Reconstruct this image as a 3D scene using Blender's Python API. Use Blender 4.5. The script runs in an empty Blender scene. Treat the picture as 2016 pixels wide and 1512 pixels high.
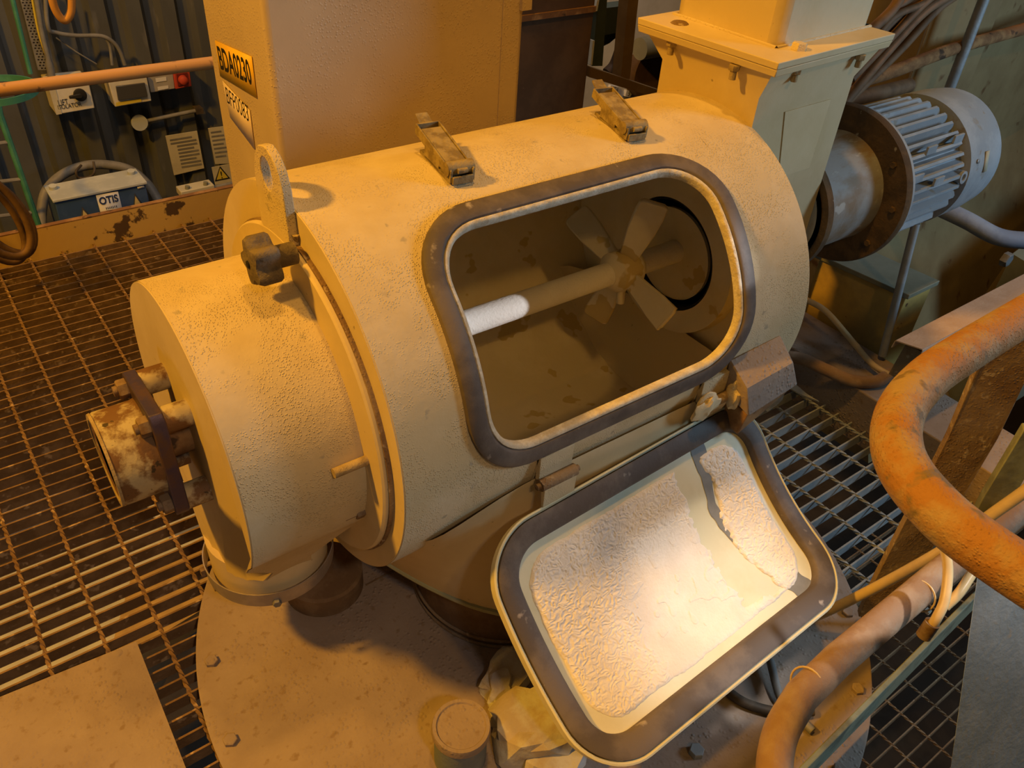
import bpy, bmesh, math, random
import numpy as np
from mathutils import Vector, Matrix
random.seed(7)
D = bpy.data; SC = bpy.context.scene; COL = SC.collection
R_ = math.radians

# ------------------------------------------------------------------ camera
F_PX = 1625.0
YAW, PITCH, ROLL = R_(38.55), R_(38.1), R_(-4.3)
CAM = np.array([0.0, 0.0, 1.43])
_d = np.array([math.sin(YAW)*math.cos(PITCH), math.cos(YAW)*math.cos(PITCH), -math.sin(PITCH)])
_r = np.array([math.cos(YAW), -math.sin(YAW), 0.0]); _n = np.cross(_d, _r)
_r2 = math.cos(ROLL)*_r + math.sin(ROLL)*_n; _n2 = -math.sin(ROLL)*_r + math.cos(ROLL)*_n
CR = np.array([_r2, _n2, _d])
cam = D.cameras.new('camera'); camo = D.objects.new('camera', cam); COL.objects.link(camo)
cam.sensor_width = 36.0; cam.lens = F_PX*36.0/2016.0; cam.clip_start = 0.02
camo.matrix_world = Matrix([[_r2[i], -_n2[i], -_d[i], CAM[i]] for i in range(3)] + [[0, 0, 0, 1]])
SC.camera = camo
def ray(px, py): return CR.T @ np.array([(px-1008)/F_PX, (py-756)/F_PX, 1.0])
def on(px, py, axis, val):
    v = ray(px, py); return CAM + v*((val-CAM[axis])/v[axis])
def dep(px, py, d): return CAM + ray(px, py)*d

# ------------------------------------------------------------------ world, lamps, exposure
w = D.worlds.new('plant_air'); SC.world = w; w.use_nodes = True
bgn = w.node_tree.nodes['Background']; bgn.inputs[0].default_value = (0.80, 0.70, 0.48, 1); bgn.inputs[1].default_value = 0.055
def lamp(name, kind, loc, col, watt, size=0.1, aim=None, cone=None, blend=0.5, sizey=None):
    l = D.lights.new(name, kind); l.color = col; l.energy = watt
    if kind in ('POINT', 'SPOT'): l.shadow_soft_size = size
    if kind == 'AREA':
        l.size = size
        if sizey: l.shape = 'RECTANGLE'; l.size_y = sizey
    if cone: l.spot_size = R_(cone); l.spot_blend = blend
    o = D.objects.new(name, l); COL.objects.link(o); o.location = loc
    if aim is not None: o.rotation_euler = (Vector(aim)-Vector(loc)).to_track_quat('-Z', 'Y').to_euler()
    return o
SODIUM = (1.0, 0.45, 0.028)
lamp('sodium_lamp', 'POINT', (-2.2, 1.9, 3.8), SODIUM, 840, 0.16)
lamp('overhead_sodium_lamp', 'POINT', (0.7, 0.8, 4.3), (1.0, 0.49, 0.075), 200, 0.12)
lamp('front_fill_lamp', 'POINT', (0.1, -2.6, 4.3), (1.0, 0.53, 0.11), 120, 0.15)  # unseen warm fill added to brighten the drum interior through the hatch
lamp('white_work_lamp', 'SPOT', (1.5, -0.5, 2.1), (1.0, 0.93, 0.86), 150, 0.05, aim=(0.90, 0.44, 0.21), cone=15, blend=1.0)
lamp('daylight_opening', 'AREA', (3.3, -0.98, 1.58), (0.50, 0.76, 1.0), 42, 0.7, aim=(1.0, 0.85, 0.45), sizey=0.8)
lamp('left_white_lamp', 'SPOT', (0.1, -1.0, 2.4), (1.0, 0.90, 0.87), 36, 0.08, aim=(0.0, 0.78, 0.05), cone=38, blend=1.0)
lamp('shaft_beam_spot', 'SPOT', (2.52, -0.98, 1.62), (0.92, 0.95, 1.0), 260, 0.03, aim=(0.68, 1.04, 0.588), cone=6.5, blend=0.4)  # narrow spot added to whiten the left end of the shaft
lamp('rear_fill', 'AREA', (2.75, 3.0, 2.0), (0.75, 0.85, 1.0), 9, 0.5, aim=(2.75, 3.55, 0.3), sizey=0.4)  # cool fill added to brighten the far pale tank, no known source
lamp('lower_fill_lamp', 'POINT', (-1.5, 1.3, -0.35), (0.8, 0.9, 1.0), 9, 0.1)  # unseen fill added below the grating so the pale ducts show
lamp('wall_fill', 'AREA', (0.7, 3.3, 2.3), (0.72, 0.88, 1.0), 11, 0.7, aim=(0.8, 4.75, -0.1), sizey=0.7)  # cool fill added for the cladding and its boxes, standing in for daylight
SC.view_settings.view_transform = 'Standard'; SC.view_settings.look = 'None'
SC.view_settings.gamma = 1.0; SC.view_settings.use_curve_mapping = False
SC.view_settings.exposure = -0.08

# ------------------------------------------------------------------ materials
def nodes(name):
    m = D.materials.new(name); m.use_nodes = True
    nt = m.node_tree; return m, nt, nt.nodes['Principled BSDF']
def ramp(nt, fac, a, b):
    r = nt.nodes.new('ShaderNodeMapRange'); r.inputs['From Min'].default_value = a; r.inputs['From Max'].default_value = b
    nt.links.new(fac, r.inputs['Value']); return r.outputs[0]
def noise(nt, vec, sc, det=4, rough=0.55):
    n = nt.nodes.new('ShaderNodeTexNoise'); n.inputs['Scale'].default_value = sc; n.inputs['Detail'].default_value = det
    n.inputs['Roughness'].default_value = rough; nt.links.new(vec, n.inputs['Vector']); return n.outputs['Fac']
def mix(nt, fac, a, b):
    n = nt.nodes.new('ShaderNodeMix'); n.data_type = 'RGBA'
    if fac is not None: nt.links.new(fac, n.inputs[0])
    for s, v in ((6, a), (7, b)):
        if isinstance(v, tuple): n.inputs[s].default_value = (*v, 1)
        else: nt.links.new(v, n.inputs[s])
    return n.outputs[2]
def mat(name, base, second=None, sc=6, lo=.45, hi=.6, spots=None, spsc=30, splo=.62, sphi=.68, rough=.7, metal=0.0,
        bump=0.0, bsc=120, bump2=0.0, b2sc=12, grit=0.0, gsc=260, stretch=None):
    m, nt, p = nodes(name)
    tc = nt.nodes.new('ShaderNodeTexCoord'); vec = tc.outputs['Object']
    if stretch:
        mp = nt.nodes.new('ShaderNodeMapping'); mp.inputs['Scale'].default_value = stretch
        nt.links.new(vec, mp.inputs[0]); vec2 = mp.outputs[0]
    else: vec2 = vec
    c = base
    if second: c = mix(nt, ramp(nt, noise(nt, vec2, sc, 6, .62), lo, hi), base, second)
    if spots: c = mix(nt, ramp(nt, noise(nt, vec2, spsc, 3, .5), splo, sphi), c, spots)
    if isinstance(c, tuple): p.inputs['Base Color'].default_value = (*c, 1)
    else: nt.links.new(c, p.inputs['Base Color'])
    p.inputs['Roughness'].default_value = rough; p.inputs['Metallic'].default_value = metal
    p.inputs['Specular IOR Level'].default_value = 0.3
    last = None
    for st, s_, kind in ((bump, bsc, 'n'), (bump2, b2sc, 'n'), (grit, gsc, 'g')):
        if st <= 0: continue
        b = nt.nodes.new('ShaderNodeBump'); b.inputs['Strength'].default_value = min(st, 1.0); b.inputs['Distance'].default_value = 0.004 if kind == 'n' else 0.004
        if kind == 'n': h = noise(nt, vec, s_, 5, .6)
        else:
            v = nt.nodes.new('ShaderNodeTexVoronoi'); v.inputs['Scale'].default_value = s_; nt.links.new(vec, v.inputs['Vector'])
            g = ramp(nt, v.outputs['Distance'], .42, .08)
            k = ramp(nt, noise(nt, vec, 9, 4, .6), .42, .62)
            mu = nt.nodes.new('ShaderNodeMath'); mu.operation = 'MULTIPLY'; nt.links.new(g, mu.inputs[0]); nt.links.new(k, mu.inputs[1]); h = mu.outputs[0]
        nt.links.new(h, b.inputs['Height'])
        if last: nt.links.new(last, b.inputs['Normal'])
        last = b.outputs[0]
    if last: nt.links.new(last, p.inputs['Normal'])
    return m
M = {}
M['cream'] = mat('dusty_cream_paint', (.57, .465, .28), (.63, .53, .35), sc=7, spots=(.42, .36, .25), spsc=45, splo=.68, sphi=.74, rough=.62, bump=.2, bsc=60, grit=.55, gsc=300)
M['cream_clean'] = mat('cream_paint', (.59, .48, .28), (.65, .54, .34), sc=4, spots=(.35, .28, .18), spsc=70, splo=.73, sphi=.76, rough=.5, bump=.15, bsc=40, bump2=.2, b2sc=9)
M['cream_in'] = mat('dusty_inner_wall', (.68, .60, .43), (.74, .66, .50), sc=6, spots=(.56, .44, .22), spsc=11, splo=.63, sphi=.645, rough=.8, bump=.25, bsc=50, bump2=.3, b2sc=10)
M['hopper'] = mat('peach_grey_paint', (.50, .40, .27), (.55, .445, .30), sc=3, spots=(.2, .13, .08), spsc=60, splo=.77, sphi=.79, rough=.42, bump=.12, bsc=30, grit=.35, gsc=170)
M['rubber'] = mat('dark_rubber', (.10, .082, .074), (.16, .132, .115), sc=10, spots=(.35, .31, .28), spsc=35, splo=.68, sphi=.76, rough=.6, bump=.2, bsc=80)
M['rubber_lip'] = mat('pale_rubber_lip', (.55, .48, .36), (.7, .64, .52), sc=40, rough=.8, bump=.6, bsc=150)
M['rust'] = mat('rusty_steel', (.17, .085, .035), (.30, .17, .07), sc=14, spots=(.06, .035, .02), spsc=30, splo=.6, sphi=.68, rough=.85, bump=.4, bsc=90)
M['dust_rust'] = mat('dusty_brown_steel', (.28, .2, .12), (.2, .125, .065), sc=9, spots=(.42, .33, .22), spsc=60, splo=.6, sphi=.68, rough=.9, bump=.5, bsc=120, grit=.5, gsc=180)
M['knob'] = mat('dusty_black_plastic', (.12, .095, .07), (.2, .16, .11), sc=30, rough=.8, bump=.7, bsc=160)
M['powder'] = mat('white_powder_crust', (.80, .75, .69), (.86, .82, .77), sc=8, rough=.95, bump=.5, bsc=160)
M['door_paint'] = mat('pale_door_paint', (.66, .64, .46), (.72, .70, .54), sc=9, rough=.35, bump=.08, bsc=30)
M['galv'] = mat('galvanised_steel', (.30, .33, .35), (.38, .41, .43), sc=14, rough=.55, metal=.5, bump=.2, bsc=80)
M['clamp'] = mat('worn_steel_band', (.36, .32, .30), (.45, .40, .37), sc=16, rough=.45, metal=.55, bump=.15, bsc=60)
M['grate_rust'] = mat('rusty_grating_steel', (.16, .095, .045), (.23, .145, .075), sc=18, spots=(.42, .30, .18), spsc=40, splo=.62, sphi=.7, rough=.85, bump=.4, bsc=130)
M['grate_blue'] = mat('dusty_galvanised_grating', (.36, .38, .38), (.27, .29, .30), sc=12, rough=.75, bump=.3, bsc=120)
M['plate'] = mat('dusty_brown_plate', (.265, .205, .165), (.33, .265, .215), sc=6, lo=.38, hi=.66, spots=(.23, .165, .11), spsc=55, splo=.6, sphi=.72, rough=.85, bump=.35, bsc=90, grit=.5, gsc=110)
M['motor'] = mat('dusty_grey_motor_paint', (.27, .31, .35), (.34, .38, .42), sc=10, spots=(.26, .24, .2), spsc=25, splo=.62, sphi=.7, rough=.7, bump=.2, bsc=80)
M['motor_worn'] = mat('grey_steel_streaked_brown', (.30, .30, .29), (.24, .18, .12), sc=9, lo=.44, hi=.62, spots=(.42, .42, .40), spsc=22, splo=.64, sphi=.7, rough=.6, bump=.2, bsc=60, stretch=(1, 3, .8))
M['dark_rust'] = mat('dark_rusted_flange', (.085, .055, .03), (.14, .085, .04), sc=16, spots=(.3, .26, .2), spsc=40, splo=.70, sphi=.74, rough=.9, bump=.5, bsc=100)
M['black'] = mat('black_gap', (.015, .013, .012), rough=.9)
M['orange_pipe'] = mat('flaking_orange_rail', (.36, .18, .055), (.38, .27, .15), sc=20, lo=.44, hi=.60, spots=(.21, .15, .08), spsc=34, splo=.60, sphi=.66, rough=.75, bump=.6, bsc=110, bump2=.35, b2sc=30, grit=.4, gsc=260)
M['brown_pipe'] = mat('dusty_brown_rail', (.29, .185, .115), (.36, .26, .18), sc=12, spots=(.27, .17, .10), spsc=30, splo=.6, sphi=.7, rough=.75, bump=.4, bsc=100)
M['far_rail'] = mat('worn_orange_rail', (.50, .27, .09), (.20, .12, .05), sc=9, lo=.58, hi=.62, rough=.6, bump=.2, bsc=40)
M['toe'] = mat('chipped_yellow_paint', (.60, .40, .12), (.10, .06, .03), sc=9, lo=.57, hi=.60, rough=.6, bump=.25, bsc=50)
M['wall'] = mat('weathered_grey_cladding', (.095, .103, .108), (.065, .069, .072), sc=5, lo=.35, hi=.7, spots=(.15, .155, .16), spsc=14, splo=.62, sphi=.75, rough=.8, bump=.2, bsc=40, stretch=(1, 1, .25))
M['white_plastic'] = mat('dusty_white_plastic', (.62, .60, .52), (.55, .53, .45), sc=9, rough=.5)
M['grey_plastic'] = mat('grey_plastic', (.36, .34, .31), (.30, .29, .27), sc=9, rough=.5)
M['dark_glass'] = mat('smoky_window', (.06, .06, .06), rough=.25)
M['red'] = mat('red_plastic', (.45, .06, .03), rough=.45)
M['red_dark'] = mat('dark_red_plastic', (.14, .02, .015), rough=.45)
M['blue'] = mat('blue_paint', (.035, .075, .20), (.05, .095, .24), sc=9, rough=.5)
M['otis_top'] = mat('pale_dusty_lid', (.42, .46, .47), (.5, .54, .54), sc=9, rough=.7)
M['navy'] = mat('navy_print', (.03, .05, .16), rough=.6)
M['white'] = mat('white_label', (.66, .67, .68), rough=.6)
M['paper'] = mat('yellowed_paper', (.52, .49, .36), (.45, .42, .31), sc=7, rough=.8)
M['ochre'] = mat('faded_ochre_label', (.30, .24, .09), rough=.7)
M['sticker_y'] = mat('yellow_sticker', (.80, .50, .025), rough=.45)
M['sticker_w'] = mat('white_sticker', (.80, .66, .50), rough=.5)
M['ink'] = mat('black_ink', (.015, .014, .012), rough=.6)
M['yellow'] = mat('yellow_plastic', (.60, .48, .05), rough=.5)
M['green'] = mat('green_paint', (.055, .22, .15), (.085, .29, .2), sc=8, rough=.5)
M['pale_green'] = mat('pale_green_edge', (.36, .36, .20), (.42, .42, .26), sc=9, rough=.6)
M['dark_green'] = mat('dark_green_steel', (.05, .062, .04), (.04, .05, .03), sc=6, rough=.6)
M['grey_tube'] = mat('grey_conduit', (.17, .17, .165), (.22, .22, .21), sc=12, rough=.5)
M['brown_panel'] = mat('dark_brown_steel', (.075, .042, .018), (.105, .06, .027), sc=5, spots=(.15, .09, .04), spsc=40, splo=.7, sphi=.75, rough=.7, bump=.15, bsc=30)
M['brown_frame'] = mat('brown_frame_paint', (.15, .09, .035), (.19, .12, .05), sc=6, rough=.65)
M['cable'] = mat('dusty_brown_cable', (.17, .10, .05), (.12, .07, .035), sc=20, rough=.7, bump=.2, bsc=60)
M['black_cable'] = mat('black_cable', (.05, .04, .03), (.09, .07, .05), sc=20, rough=.6)
M['tank'] = mat('stained_beige_paint', (.24, .185, .09), (.18, .13, .06), sc=4, lo=.4, hi=.65, spots=(.12, .065, .025), spsc=13, splo=.64, sphi=.72, rough=.7, bump=.3, bsc=30)
M['tank_pale'] = mat('pale_beige_paint', (.22, .22, .16), (.17, .17, .12), sc=5, rough=.7, bump=.2, bsc=30)
M['bluepipe'] = mat('blue_grey_pipe', (.19, .23, .32), (.26, .30, .38), sc=12, rough=.6, bump=.2, bsc=60)
M['yellowbox'] = mat('worn_yellow_box', (.48, .34, .10), (.36, .26, .09), sc=7, spots=(.12, .07, .03), spsc=24, splo=.66, sphi=.7, rough=.7, bump=.2, bsc=50)
M['pink_tray'] = mat('dusty_pink_grey_tray', (.44, .32, .24), (.50, .38, .30), sc=9, rough=.8, bump=.25, bsc=120)
M['hose'] = mat('clouded_plastic_hose', (.62, .48, .26), (.56, .43, .24), sc=20, rough=.35)
M['grey_post'] = mat('blue_grey_post', (.15, .19, .23), (.19, .23, .27), sc=14, spots=(.2, .2, .19), spsc=60, splo=.66, sphi=.72, rough=.7, bump=.3, bsc=120)
M['green_grey'] = mat('greenish_grey_strip', (.27, .30, .22), (.18, .19, .14), sc=11, lo=.5, hi=.62, rough=.75, bump=.3, bsc=60)
M['bluepurple'] = mat('scorched_blue_steel', (.065, .05, .10), (.11, .065, .05), sc=12, lo=.46, hi=.58, rough=.45, metal=.4, bump=.2, bsc=60)
M['bearing'] = mat('flaking_cream_on_rust', (.42, .36, .23), (.15, .08, .035), sc=15, lo=.42, hi=.50, spots=(.05, .035, .02), spsc=42, splo=.66, sphi=.68, rough=.65, bump=.35, bsc=60)
M['debris'] = mat('torn_white_lining', (.50, .50, .48), (.42, .36, .28), sc=16, rough=.9, bump=.5, bsc=60)
M['concrete'] = mat('dark_lower_floor', (.06, .05, .042), (.09, .075, .06), sc=3, rough=.9)
M['sheet'] = mat('pale_grey_sheet', (.62, .64, .66), (.55, .57, .58), sc=5, rough=.7)
M['tan_sheet'] = mat('tan_duct_paint', (.50, .36, .18), (.42, .30, .15), sc=6, rough=.7)
M['bolt'] = mat('rusty_bolt_steel', (.24, .17, .11), (.15, .09, .05), sc=40, rough=.7, metal=.2, bump=.3, bsc=150)
M['steel_bolt'] = mat('grey_bolt_steel', (.26, .26, .26), (.2, .18, .15), sc=40, rough=.5, metal=.4)
M['dustbolt'] = mat('dusty_tan_bolt', (.40, .31, .17), (.32, .24, .12), sc=40, rough=.9, bump=.6, bsc=200)
M['latch'] = mat('dusty_dark_latch', (.20, .15, .075), (.34, .27, .14), sc=45, lo=.42, hi=.58, rough=.7, bump=.5, bsc=180)
M['sleeve'] = mat('dusty_brown_sleeve', (.16, .10, .055), (.21, .14, .08), sc=18, rough=.9, bump=.4, bsc=100)

# ------------------------------------------------------------------ mesh kit
ORG = {}
class MB:
    def __init__(s): s.v = []; s.f = []
    def add(s, vs, fs):
        b = len(s.v); s.v += [tuple(map(float, p)) for p in vs]; s.f += [tuple(i+b for i in f) for f in fs]; return s
    def box(s, c, size, rot=None):
        c = np.array(c, float); h = np.array(size, float)/2; P = []
        for z in (-1, 1):
            for x, y in ((-1, -1), (1, -1), (1, 1), (-1, 1)):
                q = np.array([x, y, z])*h
                if rot is not None: q = rot @ q
                P.append(c+q)
        return s.hexa(P)
    def bx(s, a, b): 
        a = np.array(a, float); b = np.array(b, float); return s.box((a+b)/2, np.abs(b-a))
    def hexa(s, P): return s.add(P, [(0, 3, 2, 1), (4, 5, 6, 7), (0, 1, 5, 4), (1, 2, 6, 5), (2, 3, 7, 6), (3, 0, 4, 7)])
    def prism(s, poly, d):           # 3-D polygon swept by vector d
        n = len(poly); d = np.array(d, float); A = [np.array(p, float) for p in poly]
        return s.add(A+[p+d for p in A], [tuple(range(n))[::-1], tuple(range(n, 2*n))] + [(i, (i+1) % n, n+(i+1) % n, n+i) for i in range(n)])
    def loft(s, loops, cap0=True, cap1=True, closed=True):
        n = len(loops[0]); V = [p for L in loops for p in L]; Fs = []
        for k in range(len(loops)-1):
            for i in range(n if closed else n-1):
                j = (i+1) % n; Fs.append((k*n+i, k*n+j, (k+1)*n+j, (k+1)*n+i))
        if cap0: Fs.append(tuple(range(n))[::-1])
        if cap1: Fs.append(tuple(range((len(loops)-1)*n, len(loops)*n)))
        return s.add(V, Fs)
    def tube(s, path, r, seg=12, cap=True):
        P = [np.array(p, float) for p in path]; n = len(P); rr = r if isinstance(r, (list, tuple)) else [r]*n
        T = []
        for i in range(n):
            t = P[min(i+1, n-1)]-P[max(i-1, 0)]; T.append(t/(np.linalg.norm(t)+1e-12))
        a = np.array([0, 0, 1.0]) if abs(T[0][2]) < .9 else np.array([1.0, 0, 0])
        u = np.cross(T[0], a); u /= np.linalg.norm(u); L = []
        for i in range(n):
            u = u-T[i]*(u@T[i]); u /= np.linalg.norm(u); w_ = np.cross(T[i], u)
            L.append([P[i]+rr[i]*(math.cos(k*2*math.pi/seg)*u+math.sin(k*2*math.pi/seg)*w_) for k in range(seg)])
        return s.loft(L, cap, cap)
    def lathe(s, prof, o, ax, seg=64, closed=False):     # prof [(along, radius)]
        ax = np.array(ax, float); ax /= np.linalg.norm(ax); o = np.array(o, float)
        a = np.array([0, 0, 1.0]) if abs(ax[2]) < .9 else np.array([1.0, 0, 0])
        u = np.cross(ax, a); u /= np.linalg.norm(u); w_ = np.cross(ax, u)
        L = [[o+ax*t+r*(math.cos(k*2*math.pi/seg)*u+math.sin(k*2*math.pi/seg)*w_) for k in range(seg)] for t, r in prof]
        if closed: L.append(L[0])
        return s.loft(L, not closed and prof[0][1] > 1e-6, not closed and prof[-1][1] > 1e-6)
    def cyl(s, a, b, r, seg=24, r2=None):
        a = np.array(a, float); b = np.array(b, float); d = b-a
        return s.lathe([(0, r), (np.linalg.norm(d), r if r2 is None else r2)], a, d, seg)
    def grid(s, fn, nu, nv):
        V = [fn(i/nu, j/nv) for j in range(nv+1) for i in range(nu+1)]
        return s.add(V, [(j*(nu+1)+i, j*(nu+1)+i+1, (j+1)*(nu+1)+i+1, (j+1)*(nu+1)+i) for j in range(nv) for i in range(nu)])
    def hexbolt(s, c, ax, r=.011, h=.008, shank=0, sr=.006):
        c = np.array(c, float); ax = np.array(ax, float); ax = ax/np.linalg.norm(ax)
        s.lathe([(0, r), (h*.85, r), (h, r*.88)], c, ax, 6)
        if shank: s.cyl(c+ax*h*.9, c+ax*(h+shank), sr, 12)
        return s
    def build(s, name, m, parent=None, bevel=0, smooth=40, solid=0, sub=0):
        me = D.meshes.new(name)
        o0 = ORG.get(parent.name, np.zeros(3)) if parent else np.zeros(3)
        me.from_pydata([tuple(np.array(p)-o0) for p in s.v], [], s.f)
        bm = bmesh.new(); bm.from_mesh(me); bmesh.ops.remove_doubles(bm, verts=bm.verts, dist=1e-6)
        bmesh.ops.recalc_face_normals(bm, faces=bm.faces); bm.to_mesh(me); bm.free()
        me.materials.append(M[m] if isinstance(m, str) else m)
        me.polygons.foreach_set('use_smooth', [True]*len(me.polygons)); me.set_sharp_from_angle(angle=R_(smooth))
        o = D.objects.new(name, me); COL.objects.link(o)
        if parent: o.parent = parent
        ORG[o.name] = o0
        if solid:
            k = o.modifiers.new('thickness', 'SOLIDIFY'); k.thickness = solid; k.offset = -1
        if bevel:
            k = o.modifiers.new('bevel', 'BEVEL'); k.width = bevel; k.segments = 2; k.limit_method = 'ANGLE'; k.angle_limit = R_(50)
        if sub:
            k = o.modifiers.new('sub', 'SUBSURF'); k.levels = k.render_levels = sub
        return o
def thing(name, label, cat, loc=(0, 0, 0), group=None):
    o = D.objects.new(name, None); COL.objects.link(o); o.location = loc; o.empty_display_size = .05
    o['label'] = label; o['category'] = cat
    if group: o['group'] = group
    ORG[o.name] = np.array(loc, float); return o
def tag(o, label, cat, group=None):
    o['label'] = label; o['category'] = cat
    if group: o['group'] = group
    return o
def struct(o): o['kind'] = 'structure'; return o
def copy_tree(o, parent=None, shift=None):
    c = o.copy(); COL.objects.link(c)
    if parent: c.parent = parent
    if shift is not None: c.location = Vector(o.location)+Vector(shift)
    ORG[c.name] = ORG.get(o.name, np.zeros(3))
    for ch in list(o.children): copy_tree(ch, c)
    return c
def text(body, name, m, parent, origin, right, up, height, depth=.0006, align='CENTER', width=None, bold=0.0):
    cu = D.curves.new(name, 'FONT'); cu.body = body; cu.size = 1.0; cu.align_x = align; cu.align_y = 'CENTER'; cu.extrude = 0; cu.offset = bold
    o = D.objects.new(name, cu); COL.objects.link(o)
    me = D.meshes.new_from_object(o.evaluated_get(bpy.context.evaluated_depsgraph_get())); D.objects.remove(o)
    r = np.array(right, float); r /= np.linalg.norm(r); u = np.array(up, float); u -= r*(u@r); u /= np.linalg.norm(u); n = np.cross(r, u)
    V = np.array([v.co[:] for v in me.vertices]); h = V[:, 1].max()-V[:, 1].min(); sx = sy = height/h
    if width: sx = width/(V[:, 0].max()-V[:, 0].min())
    mb = MB(); mb.add([np.array(origin)+r*v[0]*sx+u*v[1]*sy+n*depth for v in V], [tuple(p.vertices) for p in me.polygons])
    D.meshes.remove(me)
    return mb.build(name, m, parent)
def arc(c, a0, a1, r, u, v, n=16):
    c = np.array(c, float); u = np.array(u, float); v = np.array(v, float)
    return [c+r*(math.cos(t)*u+math.sin(t)*v) for t in np.linspace(a0, a1, n)]
def spline(pts, n=10):
    P = [np.array(p, float) for p in pts]; P = [2*P[0]-P[1]]+P+[2*P[-1]-P[-2]]; out = []
    for i in range(1, len(P)-2):
        for t in np.linspace(0, 1, n, endpoint=False):
            a, b, c, d = P[i-1:i+3]
            out.append(.5*((2*b)+(c-a)*t+(2*a-5*b+4*c-d)*t*t+(3*b-a-3*c+d)*t**3))
    return out+[P[-2]]
def rrect(x0, x1, y0, y1, rx, ry, n=10):
    out = []
    for cx, cy, a in ((x0+rx, y0+ry, 180), (x1-rx, y0+ry, 270), (x1-rx, y1-ry, 0), (x0+rx, y1-ry, 90)):
        for t in np.radians(np.linspace(a, a+90, n)): out.append((cx+rx*math.cos(t), cy+ry*math.sin(t)))
    res = []
    for i in range(len(out)):
        p, q = np.array(out[i]), np.array(out[(i+1) % len(out)]); k = max(1, int(np.linalg.norm((q-p))/.02))
        for t in range(k): res.append(tuple(p+(q-p)*t/k))
    return res
def vnoise(seed=0, n=64):
    g = np.random.default_rng(seed).random((n, n))
    def f(x, y):
        x = np.asarray(x) % n; y = np.asarray(y) % n; i = np.floor(x).astype(int); j = np.floor(y).astype(int); a = x-i; b = y-j
        a = a*a*(3-2*a); b = b*b*(3-2*b)
        return (g[i % n, j % n]*(1-a)*(1-b)+g[(i+1) % n, j % n]*a*(1-b)+g[i % n, (j+1) % n]*(1-a)*b+g[(i+1) % n, (j+1) % n]*a*b)
    return f

# ================================================================== SETTING
AY, AZ, RB, X0, X1 = 1.0395, .5753, .33, .406, 1.262
mb = MB(); pitch = .17
xs = []
for k in range(-16, 40):
    x = -1.2+k*pitch; xs += [(x, 0), (x+.05, 0), (x+.075, .045), (x+.145, .045)]
YW = 4.75
mb.loft([[(x, YW-d, -1.6) for x, d in xs], [(x, YW-d, 3.2) for x, d in xs]], False, False, closed=False)
struct(mb.build('wall_back', 'wall', smooth=20))
struct(MB().bx((-3, -2, -2.62), (7, 6, -2.6)).build('floor', 'concrete'))
struct(MB().bx((5.6, -1.5, -2.6), (5.65, 6, 3.2)).build('wall_right', 'brown_panel'))

# ------------------------------------------------------------------ gratings
def grating(name, label, x0, x1, y0, y1, bp, rp, ox, oy, mb_, mr_, depth, bt=.0042, clip=None):
    t = thing(name, label, 'grating', ((x0+x1)/2, (y0+y1)/2, 0)); b = MB(); r = MB()
    y = oy+math.ceil((y0-oy)/bp)*bp
    while y <= y1:
        segs = [(x0, x1)]
        if clip: segs = clip(y)
        for a, c in segs:
            if c-a > .01: b.bx((a, y-bt/2, -depth), (c, y+bt/2, -.001))
        y += bp
    x = ox+math.ceil((x0-ox)/rp)*rp
    while x <= x1:
        ys = np.linspace(y0, y1, 2 if clip is None else 2)
        n = int((y1-y0)/.012); L = []
        for i in range(n+1):
            yy = y0+(y1-y0)*i/n; a = i*.9
            if clip and not any(s0-.002 <= x <= s1+.002 for s0, s1 in clip(yy)):
                if len(L) > 1: r.loft(L, True, True)
                L = []; continue
            L.append([(x+.0048*math.cos(a+k*math.pi/2), yy, -.0035+.0048*math.sin(a+k*math.pi/2)) for k in range(4)])
        if len(L) > 1: r.loft(L, True, True)
        x += rp
    b.build('bearing_bars', mb_, t); r.build('cross_rods', mr_, t); return t
PCX, PCY, PCR = .758, .818, .68
def clip_left(y):
    if abs(y-PCY) < PCR-.03: return [(-1.0, PCX-math.sqrt((PCR-.03)**2-(y-PCY)**2))]
    return [(-1.0, .62 if y < 1.46 else 1.6)]
grating('walkway_grating', 'rusty brown steel grating walkway left of the round lid', -1.0, 1.6, .3, 2.79, .0385, .0985, .180, 2.762, 'grate_rust', 'grate_rust', .03, clip=clip_left)
def clip_right(y): 
    return [(max(1.25, PCX+math.sqrt(max(0, (PCR-.03)**2-(y-PCY)**2))), 1.84)]
grating('side_grating', 'blue grey dusty grating to the right of the open door', 1.25, 1.84, .34, 1.2, .0445, .1035, 1.712, .93, 'grate_blue', 'grate_blue', .032, clip=clip_right)
t = thing('toe_plate', 'chipped yellow toe plate along the far edge of the rusty grating', 'toe plate', (.3, 2.8, 0))
MB().bx((-1.2, 2.795, -.05), (1.6, 2.803, .09)).build('upright_plate', 'toe', t)
MB().bx((-1.2, 2.795, .09), (1.6, 2.815, .094)).build('top_edge', 'rust', t)
tag(MB().tube([(-1.5, 2.8, .543), (1.05, 2.8, .527)], .019, 20).build('guard_rail', 'far_rail'), 'orange flaking guard rail running in front of the grey cladding', 'handrail')
t = thing('cover_sheet', 'dusty brown steel sheet laid over the grating in the near left corner', 'cover sheet', (-.3, .9, .004))
MB().prism([(-.9, .2, .003), (.02, .2, .003), (.028, .85, .003), (.034, 1.147, .003), (-.2, 1.163, .003), (-.9, 1.17, .003)], (0, 0, .006)).build('sheet', 'plate', t)
p = on(232, 1286, 2, .009); MB().lathe([(0, .009), (.0012, .007)], p, (0, 0, 1), 24).build('rivet', 'plate', t)

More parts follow.
